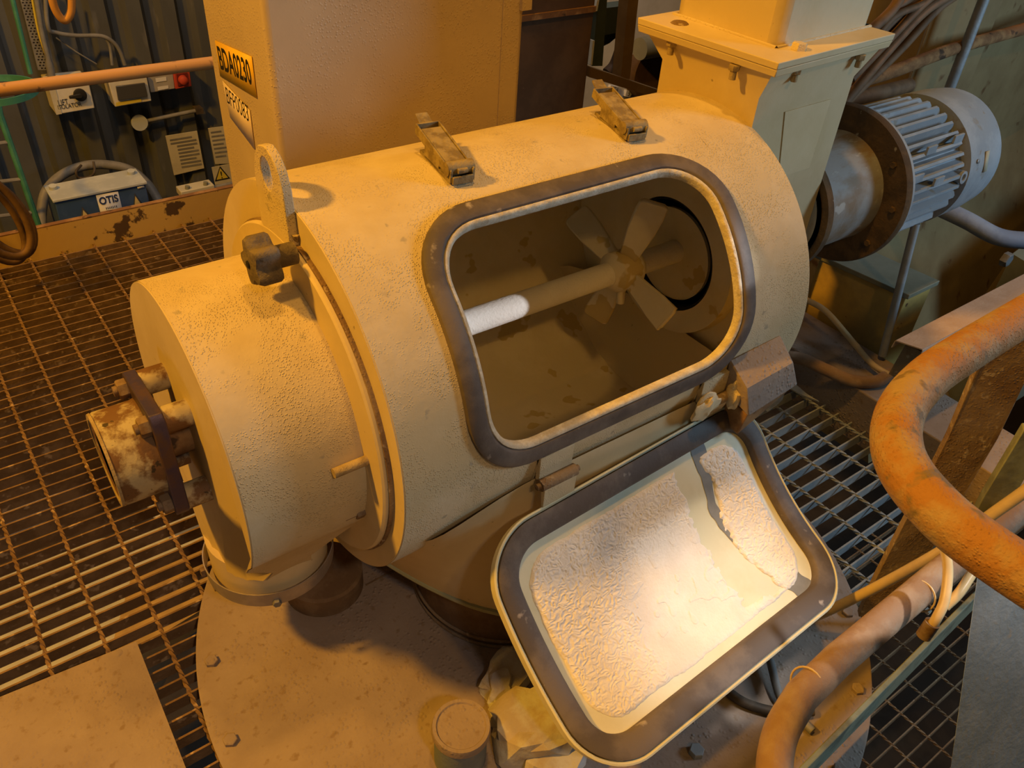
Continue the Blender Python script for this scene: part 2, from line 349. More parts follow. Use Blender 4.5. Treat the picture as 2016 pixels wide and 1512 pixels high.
# ================================================================== LID OF THE VESSEL
t = thing('vessel_lid', 'big round dusty brown lid under the machine', 'lid', (PCX, PCY, .03))
MB().lathe([(-.5, PCR-.045), (-.012, PCR-.045), (-.012, PCR), (-.002, PCR), (0, PCR-.004), (0, 1e-7)], (PCX, PCY, .03), (0, 0, 1), 160).build('lid_plate', 'plate', t)
for a in (147.5, 163, 178, 193, 208, 224, 240, 256, 272, 288, 304, 320, 336):
    c = (PCX+(PCR-.028)*math.cos(R_(a)), PCY+(PCR-.028)*math.sin(R_(a)), .03)
    MB().hexbolt(c, (0, 0, 1), .0125, .008).build('lid_bolt', 'plate', t)
pn = on(1370, 1482, 2, .03); MB().hexbolt(pn, (0, 0, 1), .014, .012).build('lid_nut', 'galv', t)
MB().lathe([(0, .079), (.045, .079), (.05, .074), (.05, 1e-7)], (.388, 1.056, .03), (0, 0, 1), 56).build('inlet_stub', 'sleeve', t)
# seam of the bolted inspection patch
for a, b in (((720, 1152), (792, 1114)), ((640, 1050), (664, 1120))):
    A, B = on(*a, 2, .031), on(*b, 2, .031); MB().tube([A, B], .002, 6).build('seam', 'sleeve', t)
# support pedestal behind the spout
tag(MB().hexa([(.40, 1.30, .031), (.62, 1.30, .031), (.62, 1.43, .031), (.40, 1.43, .031), (.40, 1.30, .40), (.62, 1.30, .40), (.62, 1.43, .40), (.40, 1.43, .40)]).build('support_pedestal', 'cream_clean', bevel=.004),
    'cream steel pedestal carrying the machine behind the spout', 'pedestal')

# ================================================================== SIFTER BODY
S = thing('drum_sifter', 'cream horizontal drum sifter with an open rounded inspection hatch', 'sifter', (.83, AY, .03))
def C_(x, th, r=RB): return np.array([x, AY-r*math.cos(R_(th)), AZ+r*math.sin(R_(th))])
H0, H1, T0, T1 = .537, 1.066, 2.0, 63.0
K = math.pi/180*RB
hole = rrect(H0, H1, T0*K, T1*K, .085, .085, 12)
def shell(r, flip=False):
    m_ = MB()
    XA, XB, TA, TB = .47, 1.13, -6.0, 72.0
    cx, cy = (H0+H1)/2, (T0+T1)/2*K; outer = []
    for (x, y) in hole:
        dx, dy = x-cx, y-cy; s = min([(XB-cx)/dx if dx > 0 else (XA-cx)/dx if dx < 0 else 1e9, (TB*K-cy)/dy if dy > 0 else (TA*K-cy)/dy if dy < 0 else 1e9])
        outer.append((cx+dx*s, cy+dy*s))
    # force corner points
    for X_, Y_ in ((XA, TA*K), (XB, TA*K), (XA, TB*K), (XB, TB*K)):
        i = min(range(len(outer)), key=lambda q: (outer[q][0]-X_)**2+(outer[q][1]-Y_)**2); outer[i] = (X_, Y_)
    loops = []
    for k in range(7):
        f = k/6; loops.append([C_(a[0]+(b[0]-a[0])*f, (a[1]+(b[1]-a[1])*f)/K, r) for a, b in zip(hole, outer)])
    m_.loft(loops, False, False)
    def cylpatch(xa, xb, ta, tb, nx):
        n = max(2, int((tb-ta)/1.0)); m_.grid(lambda u, v: C_(xa+(xb-xa)*u, ta+(tb-ta)*v, r), nx, n)
    cylpatch(X0, XA, TA, TB, 2); cylpatch(XB, X1, TA, TB, 3); cylpatch(X0, X1, TB, 360+TA, 6)
    return m_
m1 = shell(RB); m2 = shell(RB-.007); m1.add(m2.v, m2.f)
m1.loft([[C_(x, y/K, RB-.007) for x, y in hole], [C_(x, y/K, RB) for x, y in hole]], False, False)
def build_norecalc(m_, name, mt, parent):
    o = m_.build(name, mt, parent); return o
barrel = m1.build('drum_shell', 'cream', S, smooth=50)
# inner liner colour: separate thin liner mesh just inside the shell
m3 = shell(RB-.0075); m3.build('inner_liner', 'cream_in', S, smooth=50)
def gasket(loopfn, prof, name, mt, parent):
    L = [[loopfn(d, h, i) for i in range(loopfn.n)] for d, h in prof]; L.append(L[0])
    return MB().loft(L, False, False).build(name, mt, parent, smooth=50)
def offs(loop, d):
    n = len(loop); out = []
    for i in range(n):
        a = np.array(loop[(i-1) % n]); b = np.array(loop[(i+1) % n]); t_ = b-a; t_ /= np.linalg.norm(t_); out.append(np.array(loop[i])+np.array([t_[1], -t_[0]])*d)
    return out
def gf(d, h, i):
    q = gf.cache.setdefault(d, offs(hole, d))[i]; return C_(q[0], q[1]/K, RB+h)
gf.cache = {}; gf.n = len(hole)
gasket(gf, [(.006, .0), (.008, .008), (.012, .010), (.032, .011), (.037, .008), (.038, .0)], 'hatch_gasket', 'rubber', S)
gasket(gf, [(-.001, -.009), (-.002, .002), (.001, .006), (.005, .0065), (.007, .004), (.006, -.002)], 'hatch_lip', 'rubber_lip', S)
MB().lathe([(0, RB), (.014, RB), (.014, RB-.012), (0, RB-.012)], (X0-.014, AY, AZ), (1, 0, 0), 120, closed=True).build('rim_band', 'cream', S)
MB().lathe([(0, 1e-7), (0, RB-.001), (.012, RB-.001), (.012, 1e-7)], (X0-.016, AY, AZ), (1, 0, 0), 120).build('end_plate', 'cream_clean', S)
# far end: annulus round the inlet throat
MB().lathe([(0, .125), (0, RB-.008), (.004, RB-.008), (.004, .125)], (X1-.006, AY, AZ), (1, 0, 0), 96, closed=True).build('far_plate', 'cream_in', S)
MB().lathe([(0, .125), (-.03, .125), (-.03, .175), (0, .180)], (X1-.004, AY, AZ), (1, 0, 0), 96).build('inlet_collar', 'cream_in', S)
MB().lathe([(-.01, .1245), (.14, .1245), (.14, .119), (-.01, .119)], (X1-.02, AY, AZ), (1, 0, 0), 64, closed=True).build('inlet_throat', 'black', S)
MB().lathe([(0, 1e-7), (0, .103), (.02, .103), (.02, 1e-7)], (X1-.012, AY+.008, AZ-.008), (1, 0, 0), 64).build('inlet_disc', 'cream_in', S)
# lifting lug
lug = [(1.092, .83), (1.092, .925), (1.082, .955), (1.066, .972), (1.044, .979), (1.022, .974), (1.004, .957), (.994, .93), (.988, .83)]
holel = [(1.046+.020*math.cos(a), .938+.024*math.sin(a)) for a in np.linspace(0, 2*math.pi, 24, endpoint=False)]
lo = []
for a in np.linspace(0, 2*math.pi, 24, endpoint=False):
    y, z = 1.042, .93; dx, dz = math.cos(a), math.sin(a); best = 9
    for i in range(len(lug)):
        p, q = np.array(lug[i]), np.array(lug[(i+1) % len(lug)]); A_ = np.array([[dx, p[0]-q[0]], [dz, p[1]-q[1]]])
        if abs(np.linalg.det(A_)) < 1e-9: continue
        s_, t_ = np.linalg.solve(A_, p-np.array([y, z]))
        if s_ > 0 and -1e-6 <= t_ <= 1+1e-6: best = min(best, s_)
    lo.append((y+dx*best, z+dz*best))
def YZ(L, x): return [(x, a, b) for a, b in L]
MB().loft([YZ(holel, .376), YZ(lo, .376), YZ(lo, .390), YZ(holel, .390), YZ(holel, .376)], False, False).build('lifting_lug', 'cream', S, bevel=.0015, smooth=30)
MB().tube([(.386, .990, .87), (.388, .996, .855), (.389, 1.005, .84)], .006, 8).build('lug_weld', 'dustbolt', S)
# outlet trough
top = [(.43, 1.34, .42), (.43, 1.04, .42), (.43, .76, .42), (.45, .716, .46), (.60, .712, .50), (.83, .712, .50), (1.08, .712, .50), (1.22, .718, .46), (1.235, .80, .42), (1.235, 1.04, .42), (1.235, 1.34, .42), (.83, 1.36, .42)]
bot = [(.442, 1.25, .15), (.442, 1.081, .15), (.462, .995, .15), (.504, .879, .15), (.557, .773, .15), (.63, .69, .15), (.80, .645, .15), (.98, .68, .15), (1.07, .77, .15), (1.13, .90, .15), (1.13, 1.25, .15), (.80, 1.28, .15)]
def dens(L):
    out = []
    for i in range(len(L)):
        a, b = np.array(L[i]), np.array(L[(i+1) % len(L)]); out += [a+(b-a)*k/4 for k in range(4)]
    return out
def smooth_loop(L, it=3):
    L = [np.array(p, float) for p in L]
    for _ in range(it): L = [(L[i-1]+2*L[i]+L[(i+1) % len(L)])/4 for i in range(len(L))]
    return L
dt, db = smooth_loop(dens(top), 2), smooth_loop(dens(bot), 4)
MB().loft([dt, [(a*.6+b*.4) for a, b in zip(dt, db)], db], False, True).build('outlet_trough', 'cream_clean', S, smooth=50)
MB().tube([p for p in db]+[db[0], db[1]], .006, 8, False).build('trough_rim', 'pale_green', S)
MB().lathe([(-.02, .155), (.11, .185), (.13, .188)][::-1] if False else [(0, .188), (.05, .188), (.125, .18)], (.72, .885, .03), (0, 0, 1), 80).build('outlet_duct', 'sleeve', S)
for dz, rr in ((.034, .1905), (.050, .1895)):
    MB().tube(arc((.72, .885, dz), 0, 2*math.pi, rr, (1, 0, 0), (0, 1, 0), 80), .0035, 8, False).build('duct_ring', 'dust_rust', S)
# support ledge at the right of the hatch
MB().hexa([(1.072, .645, .475), (1.205, .645, .495), (1.205, .708, .505), (1.06, .708, .505), (1.062, .66, .535), (1.19, .66, .545), (1.20, .709, .575), (1.06, .709, .57)]).build('support_ledge', 'plate', S, bevel=.003)
MB().hexa([(1.07, .655, .425), (1.20, .68, .44), (1.20, .712, .44), (1.07, .712, .43), (1.075, .65, .475), (1.20, .65, .49), (1.20, .708, .50), (1.07, .708, .49)]).build('ledge_bracket', 'rust', S, bevel=.003)

# ---------------- toggle latches
def latch(x, yawdeg, label):
    th = 86; o = C_(x, th, RB); radial = np.array([0, -math.cos(R_(th)), math.sin(R_(th))]); tang = np.array([0, math.sin(R_(th)), math.cos(R_(th))])
    X = np.array([1.0, 0, 0]); c, s = math.cos(R_(yawdeg)), math.sin(R_(yawdeg)); U = c*X+s*tang; Vv = -s*X+c*tang      # Vv runs up and over the drum
    rot0 = np.array([U, Vv, radial]).T
    P = lambda u, v, w_: o+U*u+Vv*v+radial*w_
    def tilt(a): 
        ca, sa = math.cos(R_(a)), math.sin(R_(a)); return np.array([U, Vv*ca+radial*sa, -Vv*sa+radial*ca]).T
    b = MB(); b.box(P(0, .0, .003), (.040, .105, .006), rot0); base = b.build('toggle_latch', 'latch', S, bevel=.001)
    base['label'] = label
    a = 9; rt = tilt(a); up = rt[:, 1]; nn = rt[:, 2]; q = P(0, -.028, .022)
    fr = MB()
    for sx in (-1, 1): fr.box(q+U*sx*.019+up*.035-nn*.004, (.003, .125, .016), rt)
    fr.box(q+up*.097-nn*.002, (.040, .003, .012), rt); fr.build('latch_frame', 'latch', base, bevel=.0008)
    MB().box(q+up*.032+nn*.001, (.033, .105, .004), rt).build('latch_lever', 'latch', base, bevel=.001)
    MB().hexa([q+U*-.012+up*.098-nn*.004, q+U*.012+up*.098-nn*.004, q+U*.010+up*.122+nn*.002, q+U*-.010+up*.122+nn*.002,
               q+U*-.012+up*.098-nn*.001, q+U*.012+up*.098-nn*.001, q+U*.010+up*.122+nn*.005, q+U*-.010+up*.122+nn*.005]).build('lever_tab', 'latch', base)
    MB().cyl(P(-.022, -.043, .019), P(.022, -.043, .019), .0105, 20).cyl(P(-.008, -.054, .019), P(.008, -.054, .019), .004, 12).build('latch_roller', 'latch', base)
    h = MB()
    for sx in (-1, 1): h.box(P(sx*.0185, -.045, .011), (.004, .022, .018), rot0)
    h.box(P(0, -.057, .006), (.034, .004, .012), rot0); h.build('latch_hook', 'latch', base, bevel=.0008)
    h = MB()
    for sx in (-1, 1): h.box(P(sx*.0185, .01, .012), (.003, .05, .02), rot0)
    h.build('latch_cheek', 'latch', base, bevel=.0008)
latch(.648, -6, 'toggle latch on the drum top nearer the lifting lug')
latch(1.005, -10, 'toggle latch on the drum top nearer the feed chute')

# ---------------- door, hanging open on two hinges
DT, DBm, SAG, DXL, DXR, DTH = np.array([.700, .450]), np.array([.369, .197]), .043, .500, 1.151, -.039
DL = np.linalg.norm(DBm-DT); DU = (DBm-DT)/DL; DN = np.array([-DU[1], DU[0]]); DN = -DN if DN[1] < 0 else DN; DW = DXR-DXL
def dp(u, v, w_=0.0):      # u across (m), v down (m), w_ above the inner face
    a, b = u-DW/2, v; a, b = math.cos(DTH)*a-math.sin(DTH)*b+DW/2, math.sin(DTH)*a+math.cos(DTH)*b
    f = v/DL; yz = DT+DU*b+DN*(w_-SAG*4*f*(1-f)); return np.array([DXL+a, yz[0], yz[1]])
outl = rrect(0, DW, 0, DL, .10, .10, 14)
din = lambda d: offs(outl, -d)
def dloop(d, h): return [dp(p[0], p[1], h) for p in din(d)]
door = MB().loft([dloop(.0, -.006), dloop(.0, .010), dloop(.003, .012), dloop(.006, .010), dloop(.006, .0), dloop(.03, .0)]+[[dp(DW/2+(p[0]-DW/2)*s, DL/2+(p[1]-DL/2)*s, 0) for p in din(.03)] for s in (.8, .6, .4, .2, .02)], False, True)
door.loft([dloop(.0, -.006)]+[[dp(DW/2+(p[0]-DW/2)*s, DL/2+(p[1]-DL/2)*s, -.006) for p in outl] for s in (.8, .5, .2, .02)], False, True)
DO = door.build('inspection_door', 'door_paint', S, smooth=50); DO['label'] = 'inspection door hanging open, pale inside with white powder crust'
L = [dloop(d, h) for d, h in ((.007, .0), (.008, .013), (.012, .015), (.040, .015), (.044, .012), (.045, .0))]; L.append(L[0])
MB().loft(L, False, False).build('door_gasket', 'rubber', DO, smooth=50)
# powder crust: a height field over the inner face
n1, n2, n3, n4 = vnoise(1), vnoise(2), vnoise(3), vnoise(4)
NU, NV = 580, 370; m0 = .050
U, V = np.meshgrid(np.linspace(m0, DW-m0, NU+1), np.linspace(m0, DL-m0, NV+1), indexing='ij')
fbm = (n1(U*25, V*25)-.5)*.5+(n2(U*60, V*60)-.5)*.3+(n3(U*150, V*150)-.5)*.25
def rr_sd(u, v, d, rc):     # distance inside the rounded outline inset by d
    qx = np.abs(u-DW/2)-(DW/2-d-rc); qy = np.abs(v-DL/2)-(DL/2-d-rc)
    return -(np.hypot(np.maximum(qx, 0), np.maximum(qy, 0))+np.minimum(np.maximum(qx, qy), 0)-rc)
inside = rr_sd(U, V, .062, .06)+fbm*.008
un = U/DW; vn = V/DL
e1 = .645+.00*vn+fbm*.055                           # right edge of the big patch
e2l = .735+.17*np.clip(vn-.42, 0, 1)+fbm*.05+.02*np.sin(vn*7)     # left edge of the right patch
big = np.minimum(inside, (e1-un)*DW); right = np.minimum(inside, (un-e2l)*DW)
low = np.minimum(inside, (vn-(.80+fbm*.06+.55*np.clip(un-.72, 0, 1)))*DL); low = np.minimum(low, (.80+fbm*.05-un)*DW)
cov = np.maximum(np.maximum(big, right), low)
worm = 1-np.abs(2*n4(U*190+2.2*n1(U*90, V*90), V*235+2.2*n2(U*90, V*90))-1); fine = n2(U*420, V*420)
smoothzone = np.clip(1-np.hypot((un-.50)/.24, (vn-.72)/.40), 0, 1)**.5*(un > .33+fbm*.05)
smoothzone = np.where(un < .33+.05*fbm*2, 0, np.clip(smoothzone*1.6, 0, 1))
tex = (worm*.0024+fine*.0005)*(1-smoothzone)+smoothzone*(.0012*np.where(n3(U*70, V*70) > .78, 1, 0)+fbm*.0006)
h = np.where(cov > 0, .0022*np.clip(cov/.006, 0, 1)**.5+tex*np.clip(cov/.008, 0, 1)+.0012*np.clip(cov/.02, 0, 1), -.002)
keep = cov > -.003
P3 = {}; vs = []; fs = []
for i in range(NU+1):
    for j in range(NV+1):
        if keep[i, j]: P3[i, j] = len(vs); vs.append(dp(U[i, j], V[i, j], h[i, j]))
for i in range(NU):
    for j in range(NV):
        q = [(i, j), (i+1, j), (i+1, j+1), (i, j+1)]
        if all(k in P3 for k in q): fs.append(tuple(P3[k] for k in q))
pc = MB(); pc.add(vs, fs); o = pc.build('powder_crust', 'powder', DO, smooth=60); o['kind'] = 'stuff'; o['label'] = 'white powder crust'
# grey dust smear beside the right patch
sm = MB(); 
def smear(u, v):
    vv = .10+.80*v; c = .715+.17*max(vv-.40, 0)+.012*math.sin(vv*9); wd = .042+.012*math.sin(vv*13)+(.045 if vv > .72 else 0); return dp((c+wd*u+.01*(n1(vv*30, u*4)-.5))*DW, vv*DL, .0012)
sm.grid(smear, 6, 60).build('dust_smear', 'grey_tube', DO)
# hinges
for x, lab in ((.662, 'hinge at the left of the door top'), (1.028, 'hinge at the right of the door top, clogged with dust')):
    hb = MB(); hb.hexa([C_(x-.034, -19, RB), C_(x+.034, -19, RB), C_(x+.034, -5, RB), C_(x-.034, -5, RB), C_(x-.034, -19, RB+.006), C_(x+.034, -19, RB+.006), C_(x+.034, -5, RB+.006), C_(x-.034, -5, RB+.006)])
    hb.bx((x-.034, .702, .500), (x+.034, .711, .548)); h_ = hb.build('door_hinge', 'cream', S, bevel=.001); h_['label'] = lab
    hc = np.array([.695, .497])
    MB().cyl((x-.036, *hc), (x+.036, *hc), .0105, 18).build('knuckle', 'dust_rust', h_)
    MB().cyl((x-.043, *hc), (x+.043, *hc), .0055, 12).build('hinge_pin', 'bolt', h_)
    dx = (x-DXL)
    a = dp(dx-.033, .002, .004); b = dp(dx+.035, .002, .004)
    MB().hexa([(x-.033, hc[0], hc[1]-.011), (x+.033, hc[0], hc[1]-.011), b+[0, 0, -.003], a+[0, 0, -.003], (x-.033, hc[0]-.009, hc[1]-.004), (x+.033, hc[0]-.009, hc[1]-.004), b+[0, -.004, .001], a+[0, -.004, .001]]).build('hinge_strap', 'cream', h_, bevel=.001)
rs = random.Random(5)
for k in range(2):
    c = np.array([1.028+(-.032, .034)[k], .687, .505]); mbk = MB(); ico = [(rs.gauss(0, 1), rs.gauss(0, 1), rs.gauss(0, 1)) for _ in range(40)]
    bm = bmesh.new(); bmesh.ops.create_icosphere(bm, subdivisions=3, radius=1)
    for v in bm.verts: v.co = Vector(c)+Vector((v.co.x*(.034, .010)[k], v.co.y*(.010, .018)[k], v.co.z*(.026, .030)[k]))*(1+.75*(float(vnoise(11+k, 16)(v.co.x*2.5+8, v.co.y*2.5+v.co.z*1.7+8))-.5))
    mbk.add([tuple(v.co) for v in bm.verts], [tuple(v.index for v in f.verts) for f in bm.faces]); bm.free()
    o = mbk.build('dust_clump', 'cream', S, smooth=28)
    if k == 0: o['label'] = 'grey dust clump on the right hinge'

# ---------------- feed housing at the far end
nk = lambda z, e=0: [(X1-.001-e, .93-e, z), (1.545+e, .93-e, z), (1.545+e, 1.18+e, z), (X1-.001-e, 1.18+e, z)]
fl0 = [(1.240, .893, .997), (1.608, .916, .997), (1.578, 1.226, .997), (1.210, 1.204, .997)]
MB().loft([nk(.30), nk(.94), [tuple(.25*np.array(a)+.75*np.array(b)) for a, b in zip(nk(.985), fl0)]], True, False).build('feed_housing', 'cream_clean', S, smooth=30)
def fl(z, g=0):
    c = np.mean(np.array(fl0), 0); return [tuple(np.array([*(c[:2]+(np.array(p)[:2]-c[:2])*(1+g)), z])) for p in fl0]
MB().loft([fl(.992, .01), fl(1.005, .025)]).build('housing_flange', 'cream_clean', S, bevel=.0015)
MB().prism([on(1545, 220, 1, .9295), on(1635, 195, 1, .9295), on(1592, 330, 1, .9295), on(1532, 350, 1, .9295)], (0, -.0015, 0)).build('stuck_sheet', 'cream_clean', S)
FB = [(1322, 98), (1448, 132), (1555, 150), (1697, 110)]
for px, py in FB[:2]:
    p = on(px, py-8, 0, 1.232); MB().hexbolt((p[0], p[1], .991), (0, 0, -1), .011, .010, .016, .0065).build('flange_bolt', 'dustbolt', S)
for px in (1566, 1690):
    p = on(px, 140 if px < 1600 else 112, 2, .985); MB().hexbolt((p[0], .912, .991), (0, 0, -1), .010, .010, .014, .006).build('flange_bolt', 'dustbolt', S)

# ================================================================== ROTOR
t = thing('rotor_shaft', 'dusty pale shaft with four paddles inside the open drum', 'shaft', (.8, AY, AZ))
MB().cyl((X0+.02, AY, AZ+.003), (X1+.03, AY, AZ+.003), .0245, 32).build('shaft', 'powder', t)
MB().lathe([(-.01, .026), (.005, .041), (.055, .042), (.07, .03)], (1.065, AY, AZ+.003), (1, 0, 0), 32).build('paddle_hub', 'cream_in', t)
for a, ln, sg_ in ((19, .172, 1), (108, .184, 1), (196, .152, -.55), (291, .164, -.55)):
    er = np.array([0, math.cos(R_(a)), math.sin(R_(a))]); et = np.array([0, -math.sin(R_(a)), math.cos(R_(a))]); ex = np.array([1.0, 0, 0]); o = np.array([1.095, AY, AZ+.003])
    L = []
    for rr, wd, tw in ((.028, .036, 25), (.07, .046, 32), (.11, .056, 40), (.15, .060, 46), (ln-.006, .058, 48), (ln, .040, 48)):
        tw *= sg_; w1 = math.cos(R_(tw))*et+math.sin(R_(tw))*ex; w2 = np.cross(er, w1); rr_ = min(rr, ln)
        L.append([o+er*rr_+w1*(wd/2*sx)+w2*(.005*sy) for sx, sy in ((-1, -1), (1, -1), (1, 1), (-1, 1))])
    MB().loft(L).build('paddle', 'cream_in', t, bevel=.003, smooth=50)
MB().hexbolt((1.095, AY-.006, AZ-.03), (0, -.1, -1), .013, .012, .03, .009).build('grub_bolt', 'cream_in', t)

# ================================================================== END CAP (left)
E_ = thing('end_cap', 'cream drum shaped end cap with a spout clamped over the lid', 'end cap', (.29, AY, .21))
FX = .375
MB().lathe([(0, .1), (0, .276), (.003, .279), (.010, .279), (.010, .1)], (FX, 1.022, .572), (1, 0, 0), 120, closed=True).build('cap_flange', 'cream_clean', E_)
MB().lathe([(0, .2), (0, .282), (.010, .282), (.010, .2)], (FX+.008, 1.022, .572), (1, 0, 0), 120, closed=True).build('flange_gasket', 'dust_rust', E_)
CY, CZ, CRr, CX0 = 1.032, .562, .237, .195
def tear(r, x, zb, wb):
    a = math.acos(min(1, (r-wb*.2)/r)); pts = []
    a0, a1 = R_(-28), R_(208)
    for t_ in np.linspace(a0, a1, 60): pts.append((x, CY+r*math.cos(t_), CZ+r*math.sin(t_)))
    pts += [(x, 1.04-wb, zb), (x, 1.04+wb, zb)]; return pts
def tear2(r, x, zb, wb):
    pts = tear(r, x, zb, wb)[:-2]; A0 = pts[-1]; B0 = pts[0]
    left = [(x, A0[1]+(1.04-wb-A0[1])*k/6, A0[2]+(zb-A0[2])*(k/6)**1.15) for k in range(1, 7)]
    rightp = [(x, B0[1]+(1.04+wb-B0[1])*k/6, B0[2]+(zb-B0[2])*(k/6)**1.15) for k in range(6, 0, -1)]
    mid = [(x, 1.04-wb+2*wb*k/12, zb) for k in range(1, 12)]
    return pts+left+mid+rightp
def bul(L, x0):      # bulge the skirt into the round spout
    out = []
    for (x, y, z) in L:
        k = np.clip((.40-z)/.14, 0, 1); hw = math.sqrt(max(.105**2-min(abs(y-1.04), .104)**2, 0)); s = (x-.287)/.092
        out.append((x*(1-k)+(.287+s*hw*.98)*k, y, z))
    return out
body = [bul(tear2(CRr, x, .262, .096), 0) for x in np.linspace(CX0+.002, .379, 12)]
MB().loft(body, False, False).build('cap_drum', 'cream', E_, smooth=50)
face = tear2(CRr-.001, CX0, .262, .094)
MB().loft([bul(face, 0), bul(tear2(CRr-.001, CX0+.006, .262, .095), 0)], True, False).build('cap_end_disc', 'cream_clean', E_, smooth=30)
MB().lathe([(0, .103), (.09, .105)], (.287, 1.04, .205), (0, 0, 1), 64).build('spout', 'cream_clean', E_)
cl = MB().lathe([(0, .1145), (.033, .1165), (.033, .1145), (0, .1125)], (.287, 1.04, .205), (0, 0, 1), 80, closed=True).build('clamp_band', 'clamp', E_, smooth=50)
p = np.array([.287, 1.04, .213]); dv = np.array(on(545, 1182, 2, .213))-p; dv[2] = 0; dv /= np.linalg.norm(dv)
MB().hexbolt(p+dv*.115, dv, .008, .007).build('clamp_screw', 'steel_bolt', cl)
p2 = np.array([.287-.117, 1.055, .222]); MB().box(p2, (.012, .010, .016)).build('clamp_ear', 'bolt', cl)
# star knob
kb = on(580, 497, 0, FX); kn = MB(); L = []
for xo, sc_ in ((-.028, .62), (-.030, .92), (-.034, 1.0), (-.058, 1.0), (-.064, .9), (-.066, .6)):
    L.append([(FX+xo, kb[1]+sc_*(.031+.006*math.cos(5*a+.6))*math.cos(a), kb[2]+sc_*(.031+.006*math.cos(5*a+.6))*math.sin(a)) for a in np.linspace(0, 2*math.pi, 60, endpoint=False)])
kn.loft(L); KN = kn.build('star_knob', 'knob', E_, smooth=35); KN['label'] = 'dusty black star knob'
MB().cyl(kb, kb+[-.03, 0, 0], .016, 20).build('knob_stem', 'knob', KN)
MB().lathe([(-.0005, .009), (-.0005, .006), (.002, .005)], kb+[-.066, 0, 0], (-1, 0, 0), 20).build('knob_socket', 'black', KN)
MB().cyl((FX+.001, .789, .606), (FX-.052, .789, .606), .0075, 14).build('stud', 'dustbolt', E_)
MB().hexbolt((FX, .819, .480), (-1, 0, 0), .015, .013, .018, .009).build('stud_nut', 'bolt', E_)

# ================================================================== BEARING
B_ = thing('bearing_housing', 'rusted bearing housing with bolted square plate on the cap face', 'bearing', (.12, 1.035, .56))
def rotsq(y, z, a=R_(-4)): return (1.035+math.cos(a)*y-math.sin(a)*z, .56+math.sin(a)*y+math.cos(a)*z)
sq = [rotsq(a, b) for a, b in ((-.066, -.094), (.066, -.094), (.076, -.08), (.076, .08), (.066, .094), (-.066, .094), (-.076, .08), (-.076, -.08))]
MB().prism([(.138, *p) for p in sq], (.020, 0, 0)).build('square_plate', 'bluepurple', B_, bevel=.002)
MB().lathe([(0, .054), (-.002, .064), (-.003, .0695), (.004, .073), (.055, .073), (.062, .075)], (.077, 1.035, .56), (1, 0, 0), 64).build('housing_barrel', 'bearing', B_)
MB().lathe([(0, .073), (-.004, .072), (-.004, .064), (0, .063)], (.077, 1.035, .56), (1, 0, 0), 64).build('end_ring', 'dustbolt', B_)
MB().cyl((.158, 1.035, .56), (.20, 1.035, .56), .030, 24).build('shaft_gland', 'rust', B_)
for y, z in ((.052, .075), (-.052, .070), (-.050, -.078), (.052, -.075)):
    q = rotsq(y, z)
    MB().cyl((.157, *q), (.197, *q), .0205, 28).build('standoff', 'bearing', B_)
    MB().hexbolt((.138, *q), (-1, 0, 0), .0155, .014, .006, .008).build('plate_bolt', 'bolt', B_)

# ================================================================== UPPER FEED CHUTE
U_ = thing('feed_chute', 'bright cream square feed chute bolted on top of the far end', 'chute', (1.42, 1.06, 1.006))
MB().loft([fl(1.0055, .025), fl(1.018, .03)]).build('chute_flange', 'cream_clean', U_, bevel=.0015)
uw = [(1.302, .950), (1.608, .967), (1.585, 1.212), (1.290, 1.196)]
up0 = [(a, b, 1.018) for a, b in uw]; cc = np.mean(np.array(uw), 0)
up1 = [(*(cc+(np.array(p)-cc)*1.10), 1.75) for p in uw]
MB().loft([up0, up1], False, False).build('chute_wall', 'cream_clean', U_, bevel=.022, smooth=40)
MB().tube([p for p in up0]+[up0[0]], .004, 8, False).build('weld_bead', 'cream', U_)
for px, py in ((1572, 95), ): 
    p = on(px, py, 2, 1.02); MB().hexbolt((p[0], p[1], 1.017), (.1, 0, 1), .0145, .013).build('chute_bolt', 'cream', U_)
p = on(1338, 46, 2, 1.018); MB().lathe([(0, .018), (.003, .014), (.005, .002)], p, (0, 0, 1), 14).build('dust_heap', 'dust_rust', U_)

# ================================================================== MOTOR
MY, MZ = 1.04, .612
G = thing('electric_motor', 'grey finned electric motor with dark rusted flange beyond the chute', 'motor', (1.95, MY, MZ))
ax = (1, 0, 0)
MB().lathe([(0, .14), (0, .128), (.20, .131), (.245, .133), (.248, .12)], (1.545, MY, MZ), ax, 80).build('adapter_barrel', 'motor_worn', G)
MB().lathe([(0, .05), (0, .155), (.02, .155), (.02, .05)], (1.548, MY, MZ), ax, 64, closed=True).build('adapter_foot', 'dark_rust', G)
MB().lathe([(0, .1), (0, .190), (.008, .193), (.02, .193), (.02, .1)], (1.785, MY, MZ), ax, 96, closed=True).build('mounting_flange', 'dark_rust', G)
MB().lathe([(0, .1), (0, .188), (.016, .188), (.016, .1)], (1.8055, MY, MZ), ax, 96, closed=True).build('flange_rim', 'motor', G)
MB().lathe([(0, .138), (.285, .138)], (1.82, MY, MZ), ax, 64).build('motor_frame', 'motor', G)
nf = 38
for k in range(nf):
    a = R_(k*360/nf); skip = 200 < (k*360/nf) < 216
    if skip: continue
    er = np.array([0, math.cos(a), math.sin(a)]); et = np.array([0, -math.sin(a), math.cos(a)]); L = []
    for x, ro in ((1.822, .150), (1.832, .166), (2.07, .166), (2.092, .150)):
        L.append([np.array([x, MY, MZ])+er*r+et*w_ for r, w_ in ((.137, -.0100), (ro, -.0035), (ro, .0035), (.137, .0100))])
    MB().loft(L).build('cooling_fin', 'motor', G)
MB().lathe([(0, .150), (0, .168), (.10, .166), (.16, .160), (.185, .145), (.192, .12), (.192, 1e-7)], (2.098, MY, MZ), ax, 80).build('fan_cowl', 'motor', G)
